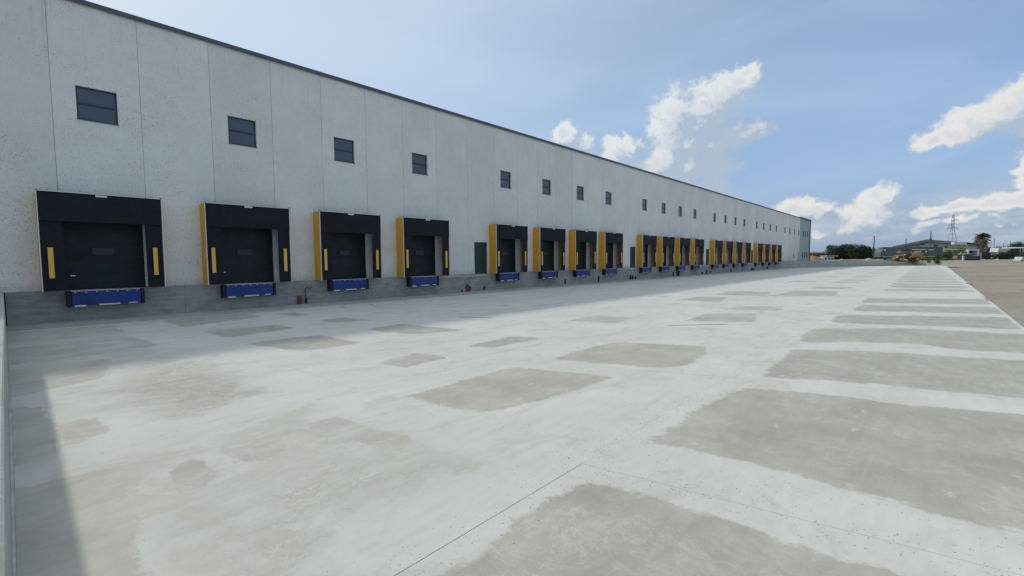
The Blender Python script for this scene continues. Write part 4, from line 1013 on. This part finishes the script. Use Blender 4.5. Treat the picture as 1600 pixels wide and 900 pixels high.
# bulldozer seen from the front
def dozer():
    D = 128; k = px(D); r = place('bulldozer', 1505, 410.2, D, 'dark bulldozer with yellow hood facing the yard from the far lot edge', 'bulldozer', rot=.10)
    bl = MB(); n = 8
    prof = [(-1.75-.28*math.sin(math.pi*i/n), .08+1.75*i/n) for i in range(n+1)]
    for i in range(n):
        (ya, za), (yb, zb) = prof[i], prof[i+1]
        bl.quad((-2.5, ya, za), (2.5, ya, za), (2.5, yb, zb), (-2.5, yb, zb)); bl.quad((-2.5, ya+.12, za), (-2.5, yb+.12, zb), (2.5, yb+.12, zb), (2.5, ya+.12, za))
    bl.box(-2.62, -2.5, -2.1, -1.5, .08, 1.85); bl.box(2.5, 2.62, -2.1, -1.5, .08, 1.85); bl.build('blade', 'machine_dark', r)
    MB().box(-2.75, -2.35, -2.2, -1.9, .25, 1.9).build('blade_end', 'tarp_grey', r)
    for s in (-1, 1):
        MB().prism([(0, 0)]*0+[(-.3+s*1.35, .02), (.3+s*1.35, .02), (.3+s*1.35, 1.15), (-.3+s*1.35, 1.15)], -1.3, 2.4).build('track', 'machine_dark', r)
        MB().box(s*1.75-.09, s*1.75+.09, -1.7, 1.0, .5, .72).build('push_arm', 'machine_lemon', r)
    MB().box(-.75, .75, -1.1, .9, .95, 2.2).build('engine_body', 'machine_dark', r, bevel=.05)
    MB().box(-.95, 1.25, -1.15, .8, 2.202, 2.5).build('hood', 'machine_lemon', r, bevel=.05)
    cab = MB().box(-.8, .95, .81, 2.3, 1.9, 3.45, tx=.08).build('cab', 'machine_dark', r)
    MB().box(-.6, .75, .79, .808, 2.6, 3.3).build('cab_window', 'window_glass', cab)
    MB().box(-.95, 1.15, .6, 2.45, 3.46, 3.62).build('cab_roof', 'machine_lemon', r)
    MB().box(-2.15, -1.9, -1.1, -.9, 2.2, 2.9, tx=.03).build('lift_cylinder', 'machine_lemon', r)
dozer()
# small crane truck / boxes behind
def boxtruck():
    D = 146; k = px(D); r = place('flatbed_truck', 1522, 409, D, 'grey truck with open box body left of the palm', 'truck')
    f = MB(); f.box(-10*k, 7*k, 0, 2.3, 8*k, 9.5*k); f.box(-10*k, 7*k, 0, 2.3, 17.5*k, 19.5*k); f.box(-10*k, -8.2*k, 0, 2.3, 9.5*k, 17.5*k); f.box(5*k, 7*k, 0, 2.3, 9.5*k, 17.5*k); f.build('box_body', 'tarp_grey', r)
    MB().box(-8.2*k, 5*k, 1.9, 2.2, 9.5*k, 17.5*k).build('rear_panel', 'machine_dark', r)
    MB().box(-10*k, 11*k, .3, 2.0, 5*k, 7.9*k).build('chassis', 'machine_dark', r)
    MB().prism([(7.2*k, 5*k), (12*k, 5*k), (12*k, 11*k), (10.5*k, 15*k), (7.2*k, 15*k)], .1, 2.2).build('cab', 'van_grey', r)
    for x in (-7, -3, 9): MB().tube([(x*k, -.02, .5), (x*k, .3, .5)], .5, 14).build('wheel', 'tyre_rubber', r)
boxtruck()
def excav():
    D = 150; k = px(D); r = place('excavator_arm', 1497, 409, D, 'yellow excavator with raised arm half hidden behind the bush', 'excavator')
    MB().box(-10*k, 10*k, -.5, .6, 26.5*k, 31*k).build('boom', 'tarp_grey', r, bevel=.1)
    MB().prism([(4*k, 10*k), (13*k, 10*k), (12*k, 24*k), (9*k, 26.3*k), (4*k, 22*k)], -.7, .7).build('house', 'machine_lemon', r)
    MB().tube([(10.2*k, 0, 29.5*k), (31*k, 0, 26*k)], .28, 8).build('hydraulic_arm', 'machine_dark', r)
    MB().box(-4*k, 12*k, -1, 1, 0, 5*k).build('track', 'machine_dark', r)
    MB().box(3*k, 11*k, -.8, .8, 5*k, 9.9*k).build('turntable', 'machine_dark', r)
excav()
# heaps
def heap(u, vb, D, wpx, hpx, mat, label, cat, seed, name='rubble_heap'):
    rnd = random.Random(seed); k = px(D); w, h = wpx*k, hpx*k; r = place(name, u, vb, D, label, cat, 'heaps at the far end'); mb = MB(); n, mm = 22, 7
    off = [rnd.uniform(.8, 1.2) for _ in range(n)]
    for j in range(mm+1):
        t = j/mm
        for i in range(n):
            a = 2*math.pi*i/n; q = (1-t)*off[i]; zz = h*(1-(1-t)**1.7)*(1 if j else 0)
            mb.v.append((w/2*q*math.cos(a), w/4*q*math.sin(a), zz*rnd.uniform(.85, 1.05)-.15*(j == 0)))
    for j in range(mm):
        for i in range(n): a = j*n+i; b = j*n+(i+1) % n; mb.f.append((a, b, b+n, a+n))
    mb.build('mound', mat, r); st = MB()
    for _ in range(26):
        a = rnd.uniform(0, 6.28); q = rnd.uniform(.2, 1.0); s = rnd.uniform(.10, .30); x, y = w/2*q*math.cos(a), w/4*q*math.sin(a); z = h*(1-q)*.9
        st.box(x-s, x+s, y-s*.7, y+s*.7, z-s*.3, z+s*.7, tx=s*.3, ty=s*.2)
    o = st.build('stones', mat, r); o['kind'] = 'stuff'
heap(1268, 407, 150, 40, 7.5, 'rust_soil', 'red soil heap at the foot of the grey green end block', 'soil heap', 51)
heap(1332, 409.3, 132, 42, 4.5, 'rust_soil', 'long low heap of reddish brick rubble', 'rubble', 52)
heap(1357, 409, 130, 18, 6, 'pale_rubble', 'pale grey mound between the red and the orange rubble', 'rubble', 53)
heap(1371, 409.3, 129, 20, 4.8, 'pink_rubble', 'orange pink rubble heap left of the wheel loader', 'rubble', 54)
heap(1315, 409.5, 128, 8, 5.5, 'pale_rubble', 'small pale pile at the left tip of the red rubble', 'rubble', 55)
heap(1558, 411.5, 122, 11, 7.5, 'tarp_grey', 'whitish tent shaped pile on the far lot', 'pile', 56)
heap(1577, 411, 140, 26, 5, 'stone_grey', 'low grey spoil heap right of the whitish pile', 'soil heap', 57)
heap(1535, 410.5, 140, 34, 6, 'stone_grey', 'grey debris heap in front of the palm', 'rubble', 58)
# white cabin
def cabin():
    D = 165; k = px(D); r = place('site_cabin', 1295, 407.5, D, 'small white site cabin with flat roof left of the tree clump', 'cabin')
    MB().box(-9*k, 8*k, 0, 3, 0, 6.0*k).build('wall', 'cabin_white', r); MB().box(-4*k, 13*k, -.4, 3.2, 7.0*k, 7.9*k).build('roof', 'cabin_white', r)
    MB().box(-9.2*k, 8.2*k, -.1, 3.1, 6.01*k, 6.98*k).build('eaves', 'machine_dark', r)
    for x in (-6, -1, 4): MB().box(x*k, (x+2.6)*k, -.06, -.01, 2*k, 4.6*k).build('window', 'window_glass', r)
cabin()
# right-hand canopies
def canopy():
    D = 170; k = px(D); r = place('white_canopy', 1592, 407, D, 'long white roofed canopy on thin posts at the right edge', 'canopy')
    MB().box(-15*k, 40*k, -2, 3, 19*k, 20.8*k, ty=.3).build('roof', 'cabin_white', r)
    for x in (-6, -1.5, 12, 28): MB().tube([(x*k, -1.5, 0), (x*k, -1.5, 19*k)], .16, 6).build('post', 'tarp_grey', r)
    r = place('white_shed', 1569, 407, 174, 'white boxy shed with sloping end left of the canopy', 'shed')
    MB().prism([(-11*k, 13.5*k), (3*k, 13.5*k), (9*k, 18*k), (9*k, 20*k), (-10*k, 20*k)], 0, 3).build('body', 'cabin_white', r)
    MB().box(-9*k, -7*k, .2, 2.8, 0, 13.4*k).build('post', 'tarp_grey', r); MB().box(4*k, 5*k, .2, 2.8, 0, 14*k).build('post', 'tarp_grey', r)
    r = place('pallet_stack', 1600, 412.3, 118, 'brown block stack under a mint sheet at the right edge', 'stack'); k = px(118)
    MB().box(-6.5*k, 9*k, 0, 1.6, 0, 5*k).build('blocks', 'brick_brown', r, bevel=.04); MB().prism([(-6.5*k, 5.05*k), (9*k, 5.05*k), (7*k, 11*k), (-3*k, 11*k)], -.1, 1.7).build('sheet', 'mint_sheet', r)
canopy()
# steel plate and bits on the lot
def lump(name, u, v, sx, sy, sz, mat, label, cat, seed, lift=0.0):
    d = ray(u, v); x = y = 0
    t = (CAMZ+0.1)/(-d.z)
    for _ in range(6):
        x, y = d.x*t, d.y*t
        g = max(gz(x)-.07, lot_h(x, y)-.02) if y < -2.12-0.0106*x else gz(x)
        t = (CAMZ-g)/(-d.z)
    rnd = random.Random(seed); mb = MB(); n = 9
    for j, (q, z) in enumerate(((1, 0), (1.02, .45), (.8, .85), (.35, 1))):
        for i in range(n):
            a = 2*math.pi*i/n; rr = q*rnd.uniform(.8, 1.15); mb.v.append((sx*rr*math.cos(a), sy*rr*math.sin(a), sz*z*rnd.uniform(.9, 1.1) if j else -.02))
    for j in range(3):
        for i in range(n): a = j*n+i; b = j*n+(i+1) % n; mb.f.append((a, b, b+n, a+n))
    mb.f.append(tuple(3*n+i for i in range(n)))
    o = mb.build(name, mat); o.location = (x, y, g+lift); tag(o, label, cat); return o
lump('steel_plate', 1487, 418.3, 1.6, 1.3, .12, 'steel_plate', 'dark steel plate lying at the far corner of the slab', 'plate', 61)
lump('broken_stone', 1545, 469.5, .13, .12, .09, 'stone_grey', 'dark lump of debris by the slab edge on the gravel', 'debris', 62)
lump('broken_stone', 1541, 466.3, .20, .10, .05, 'stone_grey', 'flat grey stone just behind the dark lump', 'stone', 63)
lump('broken_stone', 1514, 443.5, .38, .2, .09, 'stone_grey', 'small dark stone farther along the slab edge', 'stone', 64)
rnd = random.Random(12); peb = MB()
for _ in range(2600):                      # loose gravel along the slab edge
    x = 14+rnd.random()**1.6*90; e = -2.12-0.0106*x; y = e-.05-abs(rnd.gauss(0, 1.1)); s = rnd.uniform(.008, .032)*(1+x/60)
    z = gz(x)-.078 if y > e-.6 else max(gz(x)-.06, lot_h(x, y)-.02)
    a = rnd.uniform(0, 3.1); dx, dy = math.cos(a)*s, math.sin(a)*s; n0 = len(peb.v)
    peb.v += [(x-dx, y-dy, z), (x+dy, y-dx, z), (x+dx, y+dy, z), (x-dy, y+dx, z), (x, y, z+s*.8)]
    for q in ((0, 1, 4), (1, 2, 4), (2, 3, 4), (3, 0, 4)): peb.f.append(tuple(n0+i for i in q))
tag(peb.build('loose_gravel', 'stone_grey'), 'loose gravel scattered beside the slab edge', 'gravel', kind='stuff')

# grit and flakes of cement lying along the near joints
grit = MB()
for _ in range(1500):
    q = rnd.random()
    if q < .45: x = rnd.uniform(1, 12); y = 2.7+rnd.gauss(0, .16)
    elif q < .75: y = rnd.uniform(-1.5, 3.2); x = 4.12+(2.7-y)*.156+rnd.gauss(0, .14)+(.0 if rnd.random() < .6 else rnd.uniform(0, .8))
    else: x = rnd.uniform(.4, 14); y = rnd.uniform(-1.2, 12)
    sz = rnd.uniform(.0025, .008)*(1+x/22); z = gz(x)+.0012; a = rnd.uniform(0, 3.1); dx, dy = math.cos(a)*sz, math.sin(a)*sz*.7; n0 = len(grit.v)
    grit.v += [(x-dx, y-dy, z-.001), (x+dy, y-dx, z-.001), (x+dx, y+dy, z-.001), (x-dy, y+dx, z-.001), (x, y, z+sz*.35)]
    for t4 in ((0, 1, 4), (1, 2, 4), (2, 3, 4), (3, 0, 4)): grit.f.append(tuple(n0+i for i in t4))
tag(grit.build('cement_grit', 'stone_grey'), 'small dark grit and cement flakes scattered along the yard joints', 'grit', kind='stuff')

# blue hills on the skyline
hm = MB(); K = 60
for i in range(K+1):
    u = 1180+i*12; hh = 6+5*math.sin(i*.33+.5)+3*math.sin(i*.9)+(5 if 26 < i < 34 else 0); p0 = at(u, 408, 3200); p1 = at(u, 402-max(hh, 2)*.9, 3200); p2 = at(u, 402, 3900)
    hm.v += [(p0.x, p0.y, 0), tuple(p1), (p2.x, p2.y, p1.z*.6)]
for i in range(K):
    for j in range(2): a = i*3+j; hm.f.append((a, a+3, a+4, a+1))
tag(hm.build('hills', 'hill_blue', smooth=True), 'faint blue hills on the horizon', kind='structure')
